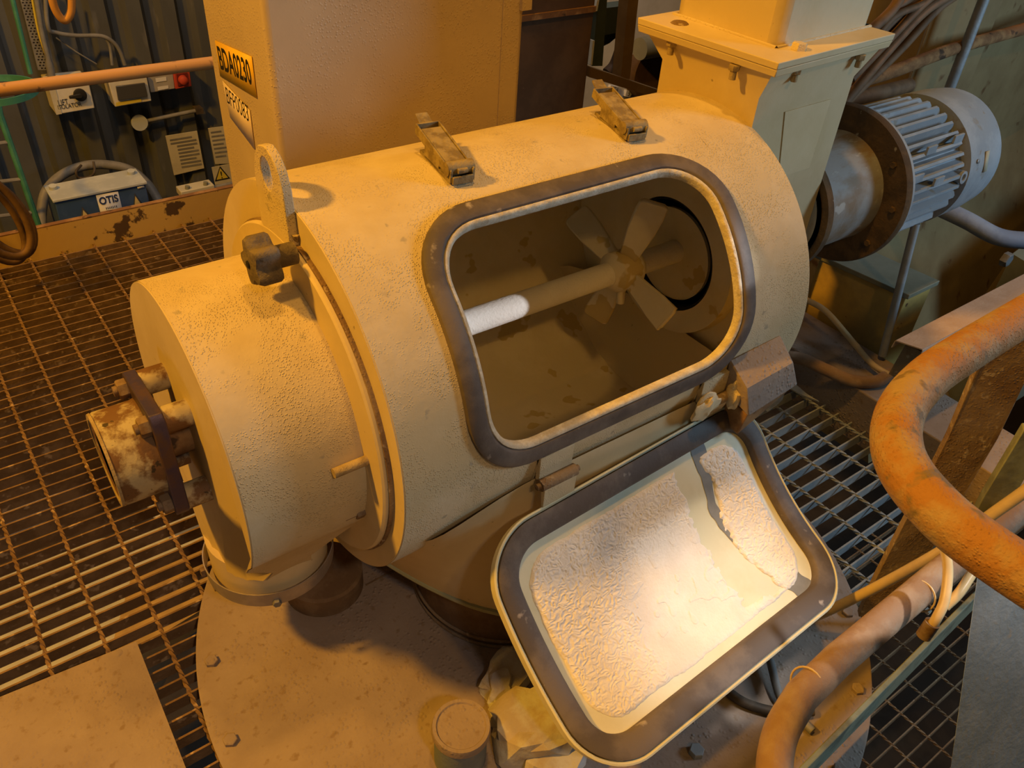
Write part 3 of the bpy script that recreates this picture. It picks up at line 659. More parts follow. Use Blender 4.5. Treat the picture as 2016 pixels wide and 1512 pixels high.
MB().lathe([(0, .149), (0, .1)], (2.1, MY, MZ), ax, 64).build('fan_gap', 'black', G)
def onmotor(x, deg, r): return np.array([x, MY-r*math.cos(R_(deg)), MZ+r*math.sin(R_(deg))])
pl = [onmotor(x, d, .1668+.0002) for x, d in ((2.165, 24), (2.182, 24), (2.182, 6), (2.165, 6))]; pl = [p+np.array([0, -.002, 0.0008]) for p in pl]
MB().add(pl, [(0, 1, 2, 3)]).build('rating_tape', 'paper', G, solid=.001)
for x, d in ((1.86, 22), (1.93, 40), (1.95, 14), (2.05, 42)):
    q = onmotor(x, d, .165); rad = (q-np.array([x, MY, MZ]))/.165
    MB().box(q+rad*.006, (.040, .006, .020)).build('terminal_lug', 'motor', G, bevel=.001)
for x, d in ((1.845, -2), (2.075, 8)):
    q = onmotor(x, d, .150); rad = (q-np.array([x, MY, MZ]))/.150; MB().lathe([(0, .016), (.018, .016), (.018, .009), (.012, .008)], q, rad, 20).build('eye_boss', 'motor', G)
q = onmotor(2.13, 18, .168); MB().hexbolt(q, q-np.array([2.13, MY, MZ]), .006, .003).build('cowl_screw', 'steel_bolt', G)
for d in (38, 2, -35): 
    q = onmotor(1.785, d, .165); MB().hexbolt(q, (-1, 0, 0), .008, .006).build('flange_screw', 'dark_rust', G)

# ================================================================== DUST HOPPER BEHIND
Hh = thing('dust_hopper', 'tall peach grey hopper box with yellow tag and white tag behind the drum', 'hopper', (.84, 1.6, .0))
def hp(z): return [(.553, 1.45, z), (1.115, 1.45, z), (1.115, 1.775, z), (.553, 1.775, z)]
MB().loft([hp(.031), hp(1.9)]).build('hopper_box', 'hopper', Hh, bevel=.012)
MB().bx((1.0575, 1.4475, .031), (1.0615, 1.4505, 1.9)).build('fold_line', 'hopper', Hh)
MB().bx((1.10, 1.44, .985), (1.125, 1.47, 1.2)).build('edge_clip', 'hopper', Hh)
XL = .5525
def yz(a, b, c, d, m, name): return MB().add([(XL-.0008, *p) for p in (a, b, c, d)], [(0, 1, 2, 3)]).build(name, m, Hh, solid=.0012)
s1 = yz((1.722, .917), (1.528, .939), (1.530, .862), (1.724, .846), 'sticker_y', 'yellow_tag')
text('BDA0230', 'tag_lettering', 'ink', s1, (XL-.0016, 1.629, .893), (0, -1, .11), (0, 0, 1), .046, width=.172, bold=.022)
s2 = yz((1.714, .840), (1.578, .823), (1.580, .742), (1.700, .768), 'sticker_w', 'white_tag')
text('BFP0083', 'tag_lettering', 'ink', s2, (XL-.0016, 1.645, .812), (0, -1, -.02), (0, 0, 1), .034, width=.115)

# ================================================================== NEAR LID ITEMS
c0 = np.array([.425, .598, 0]); pcv = on(908, 1428, 2, .13)
t = thing('capped_stub_pipe', 'short upright pipe stub with dusty brown cap on the lid beside torn lining', 'pipe', (pcv[0], pcv[1], .03))
MB().lathe([(0, .045), (.086, .045)], (pcv[0], pcv[1], .03), (0, 0, 1), 48).build('pipe_wall', 'grey_post', t)
MB().lathe([(.082, .043), (.084, .0495), (.092, .050), (.100, .048), (.100, .042), (.097, .040), (.0975, 1e-7)], (pcv[0], pcv[1], .03), (0, 0, 1), 48).build('pipe_cap', 'plate', t)
rs = random.Random(3)
debris = [((1000, 1335), (.05, .035, .02), 'small torn white lining scrap behind the stub cap', 20), ((985, 1370), (.03, .02, .02), 'smallest tan lining scrap right beside the stub cap', 50), ((1003, 1415), (.028, .022, .03), 'tan upright lining scrap between stub cap and big slab', 10), ((1055, 1440), (.075, .062, .045), 'big ribbed white lining slab leaning under the door', -25), ((1100, 1490), (.05, .04, .03), 'low lining piece under the lower door corner', 30)]
for (px, py), (a, b, c), lab, rz in debris:
    p = on(px, py, 2, .045); bm = bmesh.new(); bmesh.ops.create_icosphere(bm, subdivisions=3, radius=1)
    cz, sz = math.cos(R_(rz)), math.sin(R_(rz)); nz = vnoise(rs.randint(0, 99), 16)
    for v in bm.verts:
        q = v.co; k = 1+.45*(float(nz(q.x*3+8, q.y*3+q.z*2+8))-.5)
        x, y, z = [max(-.72, min(.72, e))*k/.72 for e in q]
        if b > .05: z += .06*math.sin(x*16)
        x, y, z = x*a, y*b, z*c+x*c*.5; v.co = (p[0]+cz*x-sz*y, p[1]+sz*x+cz*y, max(.031, .031+c*.9+z))
    mbk = MB().add([tuple(v.co) for v in bm.verts], [tuple(v.index for v in f.verts) for f in bm.faces]); bm.free()
    tag(mbk.build('lining_fragment', 'debris', smooth=22), lab, 'debris', 'torn lining pieces on the lid')

# ================================================================== RIGHT SIDE STEELWORK
t = thing('beam', 'dusty brown box beam along the right edge of the side grating', 'beam', (1.94, .8, .05))
MB().bx((1.842, .35, -.06), (2.035, 1.9, .10)).build('beam_body', 'plate', t, bevel=.004)
rail_pts = [(2.6, .318, .9), (1.6, .312, .9), (1.15, .306, .9), (.93, .302, .9)]
bend = spline([(.93, .302, .9), (.82, .296, .9), (.735, .275, .9), (.675, .235, .9), (.645, .18, .9), (.637, .12, .9), (.645, .0, .9), (.66, -.2, .9)], 8)
tag(MB().tube(rail_pts[:-1]+bend, .0245, 28).build('top_handrail', 'orange_pipe'), 'thick orange rusty handrail bending round at the right edge', 'handrail')
low = [(2.4, .262, .4), (1.4, .258, .4), (1.121, .256, .4), (.843, .250, .4), (.75, .243, .4)]
lowb = spline([(.75, .243, .4), (.68, .222, .4), (.625, .185, .4), (.59, .13, .4), (.58, 0.0, .4)], 8)
LR = tag(MB().tube(low[:-1]+lowb, .0235, 24).build('mid_handrail', 'brown_pipe'), 'dusty brown lower rail with cable ties crossing the bottom right corner', 'handrail')
for px, py in ((1640, 1365), (1822, 1262)):
    p = on(px-30, py-60, 1, .25); x = p[0]
    MB().tube(arc((x, .25, .4), 0, 2*math.pi, .0248, (0, 1, 0), (0.35, 0, .94), 24), .0016, 6, False).build('cable_tie', 'hose', LR)
    MB().box((x, .228, .385), (.008, .008, .006)).build('tie_head', 'white_plastic', LR)
t = thing('rail_post', 'dusty brown flat post standing on the right grating edge', 'post', (1.4, .385, 0))
MB().prism([dep(1958, 655, 1.26), dep(2065, 655, 1.26), dep(2050, 690, 1.28), dep(1965, 863, 1.42), dep(1800, 1143, 1.62), dep(1765, 1215, 1.68), dep(1690, 1215, 1.68), dep(1722, 1143, 1.62), dep(1867, 863, 1.42), dep(1940, 690, 1.28)], (.012, .012, 0)).build('post_bar', 'dust_rust', t, bevel=.002)
t2 = tag(MB().prism([dep(2016, 846, 1.36), dep(2075, 846, 1.36), dep(1990, 982, 1.47), dep(1905, 1140, 1.58), dep(1855, 1140, 1.58), dep(1934, 982, 1.47)], (.015, .012, 0)).build('angle_post', 'green_grey', bevel=.002), 'narrow greenish post just beyond the brown flat post', 'post')
g = [dep(1926, 1110, 1.02), dep(2070, 1110, 1.06), dep(1905, 1600, 1.12), dep(1858, 1600, 1.10)]
tag(MB().prism(g, np.array([.10, -.035, -.02])).build('flat_stanchion', 'grey_post', bevel=.002), 'wide blue grey flat stanchion in the lower right corner', 'post')
tag(MB().hexa([(.70, .205, .065), (1.75, .262, .065), (1.75, .272, .065), (.70, .215, .065), (.70, .205, .155), (1.75, .262, .155), (1.75, .272, .155), (.70, .215, .155)]).build('kick_plate', 'green_grey', bevel=.002), 'greenish kick plate below the dusty lower rail', 'toe plate')
grating('lower_grating', 'dark lower level grating seen below the greenish kick plate', .8, 3.4, -.6, .9, .05, .12, .8, 0, 'dust_rust', 'dust_rust', .03)
o = D.objects['lower_grating']; o.location.z = -1.0
# cable tray lid
a = [(1.745, .733, .345), (2.9, .735, .345), (2.9, .665, .36), (1.744, .667, .36)]
t = thing('tray_lid', 'pinkish dusty cable tray lid beside the curved handrail', 'cable tray', (2.3, .70, .33))
MB().prism(a, (0, 0, .003)).build('lid_sheet', 'pink_tray', t)
MB().prism([(1.745, .733, .345), (2.9, .735, .345), (2.9, .737, .325), (1.745, .735, .325)], (0, .002, 0)).build('lid_fold', 'pink_tray', t)
MB().prism([(1.744, .667, .36), (2.9, .665, .36), (2.9, .663, .33), (1.744, .665, .33)], (0, -.002, 0)).build('lid_fold', 'pink_tray', t)
tag(MB().hexa([(1.80, .64, .22), (2.9, .64, .22), (2.9, .74, .22), (1.80, .74, .22), (1.80, .65, .32), (2.9, .65, .32), (2.9, .73, .32), (1.80, .73, .32)]).build('cable_tray', 'dust_rust'), 'brown cable tray under the pinkish lid', 'cable tray')
tag(MB().tube(spline([(1.62, 1.10, .09), (1.71, 1.04, .118), (1.775, .975, .13), (1.81, .90, .122), (1.835, .84, .118), (1.89, .80, .118), (1.95, .80, .12)], 10), .017, 16).build('flexible_conduit', 'brown_pipe'), 'brown flexible conduit curving over the dusty beam', 'conduit')
tag(MB().tube(spline([on(1583, 588, 0, 1.98), on(1625, 612, 0, 1.96), on(1672, 665, 0, 1.95), on(1715, 715, 0, 1.94), (1.93, .79, .13)], 8), .0085, 12).build('plastic_hose', 'hose'), 'clouded plastic hose dropping from the motor onto the beam', 'hose')
tag(MB().tube(spline([dep(1540, 1240, 1.66), dep(1632, 1202, 1.63), dep(1745, 1145, 1.55), dep(1865, 1078, 1.40), dep(1950, 1015, 1.33), dep(2040, 950, 1.28), dep(2200, 820, 1.2), dep(2350, 680, 1.2)], 8), .0098, 12).build('plastic_hose', 'hose'), 'clouded plastic hose running behind the handrail from the door corner', 'hose')
tag(MB().tube(spline([dep(1857, 1065, 1.22), dep(1866, 1120, 1.22), dep(1860, 1180, 1.21), dep(1845, 1215, 1.21), dep(1830, 1238, 1.22)], 8), .0075, 12).build('plastic_hose', 'hose'), 'short plastic hose loop ending in a fitting at the lower rail', 'hose')
tag(MB().cyl(dep(1836, 1226, 1.215), dep(1818, 1252, 1.23), .011, 16).build('hose_fitting', 'bolt'), 'rusty fitting below the short hose loop', 'fitting')
tag(MB().tube(spline([dep(1925, 1110, 1.28), dep(1890, 1165, 1.26), dep(1860, 1195, 1.26)], 8), .0075, 10).build('plastic_hose', 'hose'), 'short hose stub under the orange handrail', 'hose')
# torn wrapping at grating corner
wv = [(1490, 800), (1530, 745), (1545, 738), (1560, 760), (1600, 785), (1612, 792), (1575, 778), (1548, 762), (1540, 790), (1510, 812)]
tag(MB().prism([on(a_, b_, 2, .012+.012*(i % 3)) for i, (a_, b_) in enumerate(wv)], (0, 0, .004)).build('torn_wrapping', 'grate_blue', smooth=20), 'grey torn wrapping on the grating corner below the ledge', 'wrapping')
tag(MB().tube(spline([on(1516, 1300, 2, .05), on(1535, 1370, 2, .045), on(1560, 1400, 2, .04), on(1600, 1440, 2, .04)], 8), .008, 12).build('grey_cable', 'grey_tube'), 'grey cable on the lid beyond the lower door edge', 'cable')
tag(MB().tube(spline([on(1412, 1345, 2, .042), on(1470, 1385, 2, .042), on(1550, 1405, 2, .042), on(1600, 1400, 2, .042)], 8), .009, 12).build('black_cable', 'black_cable'), 'black cable crossing the lid under the door edge', 'cable')

# yellow box, motor bed and big tank
t = thing('junction_box', 'worn yellow steel box below the motor', 'box', (2.2, 1.0, -.06))
MB().hexa([(2.06, .885, -.06), (2.19, .885, -.06), (2.19, 1.17, -.06), (2.06, 1.17, -.06), (2.06, .885, .285), (2.19, .885, .285), (2.19, 1.17, .275), (2.06, 1.17, .265)]).build('box_body', 'yellowbox', t, bevel=.003)
MB().hexa([(2.05, .875, .285), (2.20, .875, .285), (2.20, 1.18, .270), (2.05, 1.18, .265), (2.05, .875, .300), (2.20, .875, .300), (2.20, 1.18, .285), (2.05, 1.18, .280)]).build('box_lid', 'tank_pale', t, bevel=.002)
tag(MB().lathe([(0, .05), (.5, .05)], (1.98, 1.22, -.15), (0, 0, 1), 24).build('grey_pipe', 'grey_tube'), 'dark grey upright pipe behind the drum end, left of the yellow box', 'pipe')
T_ = thing('storage_tank', 'large stained beige tank wall behind the motor', 'tank', (3.2, 1.6, 0))
MB().hexa([(2.46, 1.30, .10), (2.76, 1.26, .10), (3.6, 1.9, .10), (3.55, 1.9, .10), (2.46, 1.30, 1.6), (2.76, 1.26, 1.6), (3.6, 1.9, 1.6), (3.55, 1.9, 1.6)]).build('tank_corner', 'tank', T_, bevel=.004)
MB().hexa([(2.76, 1.30, .35), (5.2, 1.55, .35), (5.2, 2.2, .35), (2.76, 2.2, .35), (2.76, 1.30, 1.8), (5.2, 1.55, 1.8), (5.2, 2.2, 1.8), (2.76, 2.2, 1.8)]).build('tank_wall', 'tank', T_)
MB().hexa([(2.46, .95, -.6), (5.2, .8, -.6), (5.2, 2.2, -.6), (2.46, 2.2, -.6), (2.46, 1.31, .36), (5.2, 1.56, .36), (5.2, 2.2, .36), (2.46, 2.2, .36)]).build('tank_skirt', 'tank', T_)
p = on(1978, 515, 1, .85)
MB().hexa([(3.0, .84, -.6), (4.2, .84, -.6), (4.2, 1.0, -.6), (3.0, 1.0, -.6), (3.0, .84, .08), (4.2, .84, .4), (4.2, 1.0, .4), (3.0, 1.0, .1)]).build('skirt_bracket', 'tank_pale', T_)
MB().hexbolt(on(1975, 508, 1, .838), (0, -1, 0), .022, .02).build('bracket_bolt', 'steel_bolt', T_)
tag(MB().tube(spline([on(1820, 395, 0, 2.45), on(1900, 432, 0, 2.5), on(1965, 466, 0, 2.55), on(2030, 474, 0, 2.62), on(2062, 474, 0, 2.66)], 8), .026, 20).build('blue_pipe', 'bluepipe'), 'blue grey pipe slanting right from under the motor cowl', 'pipe')
tag(MB().tube([(*on(1868, 178, 1, 1.2)[:2], 2.3), on(1868, 178, 1, 1.2)+[0, 0, -.12]], .015, 14).build('thin_riser', 'galv'), 'thin grey riser pipe above the motor cowl', 'pipe')
tag(MB().tube([on(1803, 440, 0, 2.04), on(1737, 700, 0, 2.02)], .011, 14).build('thin_strut', 'galv'), 'thin grey strut below the motor in front of the yellow box', 'pipe')
tag(MB().tube(spline([on(1660, 170, 1, 1.28), on(1760, 140, 1, 1.24), on(1880, 95, 1, 1.22), on(2040, 50, 1, 1.2), on(2300, -25, 1, 1.15), on(2600, -120, 1, 1.1)], 6), .018, 14).build('rusty_conduit', 'rust'), 'dark rusty conduit crossing in front of the beige tank', 'conduit')
tag(MB().tube(spline([on(1640, 205, 1, 1.25), on(1700, 190, 1, 1.25), on(1790, 168, 1, 1.25)], 6), .02, 14).build('orange_conduit', 'cable'), 'tan conduit just above the motor fins', 'conduit')
rc_ = random.Random(12)
for i in range(17):
    f = i/16; a_ = (1712-55*f+rc_.uniform(-6, 6), 62+150*f); b_ = (1752+12*f+rc_.uniform(-10, 10), 18+80*f+rc_.uniform(-8, 8)); c_ = (1800+35*f+rc_.uniform(-12, 12), -20+45*f+rc_.uniform(-10, 10)); d_ = (1850+75*f, -60+18*f)
    tag(MB().tube(spline([on(*q, 1, 1.14+.022*(i % 5)) for q in (a_, b_, c_, d_, (1960+60*f, -170), (2020+60*f, -330))], 8), .0125-.002*(i % 3), 12).build('bundled_cable', 'cable'), 'brown dusty cable in the hanging bundle right of the chute', 'cable', 'cables bundled beside the chute')
tag(MB().bx((2.85, 2.45, -.6), (5.5, 2.5, 2.5)).build('partition_sheet', 'brown_panel'), 'dark brown sheet partition behind the cable bundle', 'partition')

# ================================================================== BACKGROUND BETWEEN HOPPER AND CHUTE
t = thing('brown_cabinet', 'tall dark brown steel cabinet right of the peach hopper', 'cabinet', (2.0, 2.6, -.5))
MB().bx((1.80, 2.4, -1.2), (2.165, 2.9, 2.2)).build('cabinet_body', 'brown_panel', t, bevel=.006)
MB().bx((1.80, 2.392, .655), (2.165, 2.4, .675)).build('cabinet_seam', 'rust', t)
def fr(name, m, quad, y, d, label, cat): return tag(MB().prism([on(a_, b_, 1, y) for a_, b_ in quad], (0, d, 0)).build(name, m), label, cat)
tag(MB().bx((2.0, 3.55, -1.0), (5.4, 3.65, 2.5)).build('rear_tank', 'sheet'), 'pale grey tank wall far behind between cabinet and chute', 'tank')
tag(MB().cyl(on(1290, 145, 1, 3.47), on(1290, 145, 1, 3.47)+[0, .08, 0], .165, 40).build('tank_manhole', 'brown_panel'), 'dark round manhole on the far pale tank left of the chute', 'manhole')
tag(MB().cyl(on(1285, 92, 1, 3.40)+[-.1, 0, 0], on(1285, 92, 1, 3.40)+[.5, 0, 0], .06, 24).build('tank_ledge', 'tank_pale'), 'pale ledge above the far dark manhole', 'ledge')
fr('frame_post', 'brown_frame', [(1238, -10), (1258, -10), (1240, 155), (1222, 155)], 2.75, .06, 'slim brown frame post left of the chute flange', 'post')
fr('frame_post', 'dark_green', [(1178, -10), (1196, -10), (1186, 130), (1166, 130)], 2.9, .08, 'dark green frame post beside the brown cabinet', 'post')
fr('frame_beam', 'dark_green', [(1160, 20), (1240, 10), (1240, 60), (1160, 75)], 2.95, .08, 'dark olive cross beam behind the slim brown post', 'beam')
fr('frame_beam', 'brown_frame', [(1162, 132), (1310, 182), (1310, 198), (1160, 152)], 2.7, .06, 'brown sloping cross rail left below the chute flange', 'beam')
fr('frame_post', 'white_plastic', [(1176, 0), (1180, 0), (1176, 22), (1172, 22)], 2.88, .05, 'white sliver of frame edge at the top beside the cabinet', 'trim')
fr('frame_post', 'white_plastic', [(1167, 80), (1171, 80), (1166, 128), (1163, 128)], 2.88, .05, 'white sliver of frame edge halfway down beside the cabinet', 'trim')
fr('gusset_plate', 'dark_green', [(1178, 65), (1215, 55), (1212, 75), (1200, 85), (1180, 95)], 2.98, .03, 'dark green gusset under the olive cross beam', 'bracket')
tag(MB().tube(spline([on(1236, 55, 1, 2.9), on(1222, 100, 1, 2.9), on(1210, 130, 1, 2.9), on(1196, 145, 1, 2.9)], 8), .03, 14).build('curved_pipe', 'brown_panel'), 'dark brown curved pipe behind the slim post', 'pipe')
sg = fr('tank_tag', 'sheet', [(1203, 168), (1220, 172), (1217, 195), (1198, 188)], 3.53, .02, 'small white tag lettered BDA below the brown cross rail', 'tag')
text('BDA', 'tag_lettering', 'ink', sg, on(1211, 176, 1, 3.528), (1, 0, -.25), (0, 0, 1), .026, depth=.002, width=.050)
sg = fr('tank_tag', 'sheet', [(1234, 178), (1246, 181), (1240, 192), (1231, 190)], 3.53, .02, 'tiny white tag lettered 5 below the brown cross rail', 'tag')
text('5', 'tag_lettering', 'ink', sg, on(1238, 185, 1, 3.528), (1, 0, -.25), (0, 0, 1), .026, depth=.002)

# ================================================================== BACK WALL EQUIPMENT
YF = YW-.05
def wbox(name, m, quad, depth, parent=None, bevel=.004, y=None):
    y = YF-depth if y is None else y
    return MB().prism([on(a_, b_, 1, y) for a_, b_ in quad], (0, depth, 0)).build(name, m, parent, bevel=bevel)
def wpt(px, py, y): return on(px, py, 1, y)
iso = thing('isolator_box', 'cream lift isolator box with rotary switch under the orange rail', 'switch box', wpt(145, 195, YF))
wbox('box_body', 'white_plastic', [(93, 163), (173, 155), (187, 213), (111, 226)], .14, iso)
yb = YF-.142
MB().prism([wpt(a_, b_, yb) for a_, b_ in ((93, 163), (106, 162), (122, 224), (111, 226))], (0, -.001, 0)).build('brand_strip', 'paper', iso)
MB().lathe([(0, .030), (.015, .030), (.017, .024)], wpt(157, 186, yb), (0, -1, 0), 28).build('switch_ring', 'ink', iso)
MB().prism([wpt(a_, b_, yb-.025) for a_, b_ in ((135, 188), (157, 183), (163, 187), (160, 193), (136, 194))], (0, -.012, 0)).build('switch_handle', 'ink', iso, bevel=.004)
text('LIFT', 'hand_lettering', 'ink', iso, wpt(124, 202, yb), (1, 0, .0), (.06, 0, 1), .028, depth=.001, width=.045)
text('ISOLATOR', 'hand_lettering', 'ink', iso, wpt(137, 208.5, yb), (1, 0, .0), (.06, 0, 1), .022, depth=.001, width=.11)
cu = thing('breaker_box', 'pale consumer unit with smoky window and yellow strip', 'breaker box', wpt(255, 180, YF))
wbox('box_body', 'white_plastic', [(212, 157), (288, 147), (299, 199), (227, 211)], .12, cu)
yb = YF-.122
MB().prism([wpt(a_, b_, yb) for a_, b_ in ((227, 169), (284, 162), (290, 189), (232, 197))], (0, -.012, 0)).build('smoky_window', 'dark_glass', cu, bevel=.003)
MB().prism([wpt(a_, b_, yb) for a_, b_ in ((228, 202), (277, 194), (279, 200), (229, 209))], (0, -.002, 0)).build('yellow_strip', 'yellow', cu)
al = thing('call_point', 'grey two label box with red sounder at its right end', 'alarm', wpt(330, 160, YF))
wbox('box_body', 'grey_plastic', [(290, 147), (340, 140), (345, 175), (297, 183)], .09, al)
wbox('red_sounder', 'red', [(341, 140), (373, 137), (378, 170), (346, 176)], .10, al)
yb = YF-.102
MB().prism([wpt(a_, b_, yb) for a_, b_ in ((347, 146), (368, 143), (371, 164), (350, 169))], (0, -.004, 0)).build('sounder_grille', 'red_dark', al)
MB().lathe([(0, .025), (.02, .022), (.028, .01)], wpt(360, 157, yb-.004), (0, -1, 0), 20).build('sounder_button', 'red', al)
for q in ([(306, 154), (327, 151), (328, 159), (307, 162)], [(310, 171), (331, 168), (332, 174), (311, 178)]):
    MB().prism([wpt(a_, b_, YF-.092) for a_, b_ in q], (0, -.001, 0)).build('text_label', 'white', al)
t = thing('wall_lever', 'grey rod with round disc end on the cladding below the boxes', 'lever', wpt(320, 225, YF))
MB().tube([wpt(275, 241, YF-.04), wpt(385, 218, YF-.04)], .011, 10).build('rod', 'grey_tube', t)
MB().lathe([(0, .042), (.012, .042)], wpt(274, 241, YF-.045), (0, -1, 0), 28).build('disc', 'otis_top', t)
MB().box(wpt(390, 216, YF-.03), (.04, .06, .03)).build('pivot', 'black_cable', t)
def poster(quad, label, lines=6, pic=False, name='notice_sheet'):
    o = wbox(name, 'paper', quad, .006, None, 0, YF-.012); tag(o, label, 'notice')
    A, Bq, Cq, Dq = [np.array(p, float) for p in quad]
    for k in range(lines):
        f0 = .10+.8*k/lines; f1 = f0+.045; l0, l1 = (.28 if (pic and k > 1) else .10), (.92 if k % 3 else .8)
        Q = [A+(Bq-A)*l+(Dq-A)*f for l, f in ((l0, f0), (l1, f0), (l1, f1), (l0, f1))]
        MB().add([wpt(*q, YF-.0135) for q in Q], [(0, 1, 2, 3)]).build('print_line', 'grey_tube', o)
    return o
poster([(326, 268), (388, 258), (402, 331), (343, 345)], 'larger yellowed safety notice on the grey cladding', 9, True)
poster([(410, 253), (440, 249), (458, 322), (424, 323)], 'yellowed notice sheet half hidden behind the peach hopper', 7)
o = wbox('warning_sign', 'paper', [(417, 330), (455, 322), (462, 358), (424, 364)], .006, None, 0, YF-.012); tag(o, 'small square sign with yellow warning triangle beside the hopper', 'sign')
MB().prism([wpt(a_, b_, YF-.013) for a_, b_ in ((433, 327), (453, 351), (423, 357))], (0, -.001, 0)).build('triangle_border', 'ink', o)
MB().prism([wpt(a_, b_, YF-.0145) for a_, b_ in ((433.3, 331), (449, 349.5), (426.5, 354))], (0, -.001, 0)).build('yellow_triangle', 'yellow', o)
text('!', 'exclamation_mark', 'ink', o, wpt(436, 345, YF-.016), (1, 0, .02), (.0, 0, 1), .045, depth=.001)
# blue control box
YO = 4.15
ot = thing('control_box', 'blue lift control box with pale lid behind the yellow toe plate', 'control box', on(195, 420, 1, YO))
fq = [(108, 399), (286, 361), (303, 440), (128, 480)]
ftl, ftr, fbr, fbl = [on(a_, b_, 1, YO) for a_, b_ in fq]
zt = (ftl[2]+ftr[2])/2; ftl[2] = ftr[2] = zt
MB().hexa([fbl, fbr, fbr+[0, .18, 0], fbl+[0, .18, 0], ftl, ftr, ftr+[0, .18, 0], ftl+[0, .18, 0]]).build('box_body', 'blue', ot, bevel=.004)
e = .008
MB().hexa([ftl+[-e, -e, 0], ftr+[e, -e, 0], ftr+[e, .18, 0], ftl+[-e, .18, 0], ftl+[-e, -e, .012], ftr+[e, -e, .012], ftr+[e, .18, .012], ftl+[-e, .18, .012]]).build('box_lid', 'otis_top', ot, bevel=.002)
def FP(u, v, d=.002): return ftl+(ftr-ftl)*u+(fbl-ftl)*np.array([0, 0, 1.0])*v*1.0+np.array([0, -d, 0])
def fquad(pts, m, name, d=.002): return MB().add([FP(u, v, d) for u, v in pts], [tuple(range(len(pts)))]).build(name, m, ot, solid=.001)
fquad([(.435, -.02+.04), (.68, .04), (.68, .99), (.435, .99)], 'white', 'brand_panel')
text('OTIS', 'brand_lettering', 'navy', ot, FP(.557, .19), (1, 0, 0), (0, 0, 1), .040, depth=.003, width=.088, bold=.03)
fquad([(.50, .42), (.64, .42), (.64, .88), (.50, .88)], 'otis_top', 'chip_print', .0035); fquad([(.53, .52), (.61, .52), (.61, .78), (.53, .78)], 'navy', 'chip_print', .005); fquad([(.548, .58), (.592, .58), (.592, .72), (.548, .72)], 'white', 'chip_print', .0065)
for k in range(7):
    fquad([(.505+k*.019, .35), (.513+k*.019, .35), (.513+k*.019, .40), (.505+k*.019, .40)], 'navy', 'chip_pin', .0035)
fquad([(.26, .22), (.44, .99), (.14, .99)], 'ink', 'triangle_border', .002); fquad([(.262, .30), (.42, .97), (.165, .97)], 'ochre', 'warning_triangle', .0035)
fquad([(.855, .16), (.985, .80), (.73, .99)], 'ink', 'triangle_border', .002); fquad([(.855, .23), (.965, .78), (.75, .95)], 'ochre', 'warning_triangle', .0035)
fquad([(.90, .02), (.98, .02), (.98, .08), (.90, .08)], 'white', 'small_label', .002)
for u in (.06, .93): MB().lathe([(0, .018), (.02, .018), (.02, .009)], ftl+(ftr-ftl)*u+np.array([0, .12, .012]), (0, -.2, 1), 18).build('lid_eyelet', 'otis_top', ot)
MB().tube([FP(.10, .60), FP(.10, .60, .02)], .012, 14).build('lock_stud', 'blue', ot)
tag(MB().tube(spline([on(84, 470, 1, 4.3), on(82, 420, 1, 4.4), on(92, 375, 1, 4.45), on(130, 340, 1, 4.48), on(185, 324, 1, 4.5), on(250, 332, 1, 4.48), on(290, 362, 1, 4.4), on(318, 405, 1, 4.3)], 8), .024, 14).build('looped_conduit', 'grey_tube'), 'grey flexible conduit arching over the blue control box', 'conduit')
tag(MB().tube(spline([on(160, 325, 1, 4.45), on(150, 338, 1, 4.42), on(156, 350, 1, 4.42), on(175, 349, 1, 4.42), on(186, 338, 1, 4.42), on(184, 318, 1, 4.45)], 8), .006, 8).build('loose_cord', 'black_cable'), 'thin dark cord looped under the arching conduit', 'cord')
t = thing('tube_fitting', 'pale yellow switch bar on the floor beyond the toe plate', 'fitting', on(390, 375, 1, 4.1))
MB().prism([on(a_, b_, 1, 4.1) for a_, b_ in ((356, 378), (422, 364), (424, 374), (358, 391))], (0, .08, 0)).build('bar', 'paper', t, bevel=.004)
for px, py in ((369, 372), (405, 364)): MB().cyl(on(px, py+4, 1, 4.12), on(px, py-6, 1, 4.12), .012, 14).build('terminal', 'tank_pale', t)
MB().tube([on(422, 369, 1, 4.12), on(470, 358, 1, 4.12)], .010, 10).build('lead', 'grey_tube', t)
# cables and tray down the wall
t = thing('perforated_tray', 'dark perforated cable tray running down the cladding', 'cable tray', wpt(80, 60, YF))
MB().prism([wpt(a_, b_, YF-.06) for a_, b_ in ((30, -40), (72, -40), (108, 138), (75, 138))], (0, .01, 0)).build('tray_sheet', 'grey_tube', t)
ho = MB()
for r in range(26):
    for c in range(4):
        f = (r+.5)/26; x = 38+f*40+(c+.15+.5*(r % 2)*.7)*(7.4-.6*f); y = -10+f*146
        ho.add([wpt(x+a_, y+b_, YF-.0612) for a_, b_ in ((0, 0), (3.6, -.4), (4, 2), (.4, 2.4))], [(0, 1, 2, 3)])
ho.build('slot_holes', 'black', t)
tag(MB().tube(spline([wpt(66, -40, YF-.10), wpt(82, 60, YF-.1), wpt(95, 115, YF-.1), wpt(105, 170, YF-.1)], 6), [.012]*13+[.018]*6, 12).build('grey_cable', 'grey_tube'), 'grey cable in a tapering boot entering the isolator box', 'cable')
tag(MB().tube(spline([wpt(88, -40, YF-.12), wpt(94, 50, YF-.12), wpt(110, 64, YF-.1), wpt(150, 70, YF-.09), wpt(200, 71, YF-.09), wpt(225, 85, YF-.09), wpt(238, 105, YF-.09), wpt(246, 128, YF-.09)], 6), .010, 10).build('grey_cable', 'grey_tube'), 'grey cable sweeping right to the pale breaker box', 'cable')
tag(MB().tube(spline([wpt(205, 72, YF-.085), wpt(216, 90, YF-.08), wpt(221, 128, YF-.08)], 6), .008, 10).build('grey_cable', 'grey_tube'), 'second thin cable dropping into the breaker box top', 'cable')
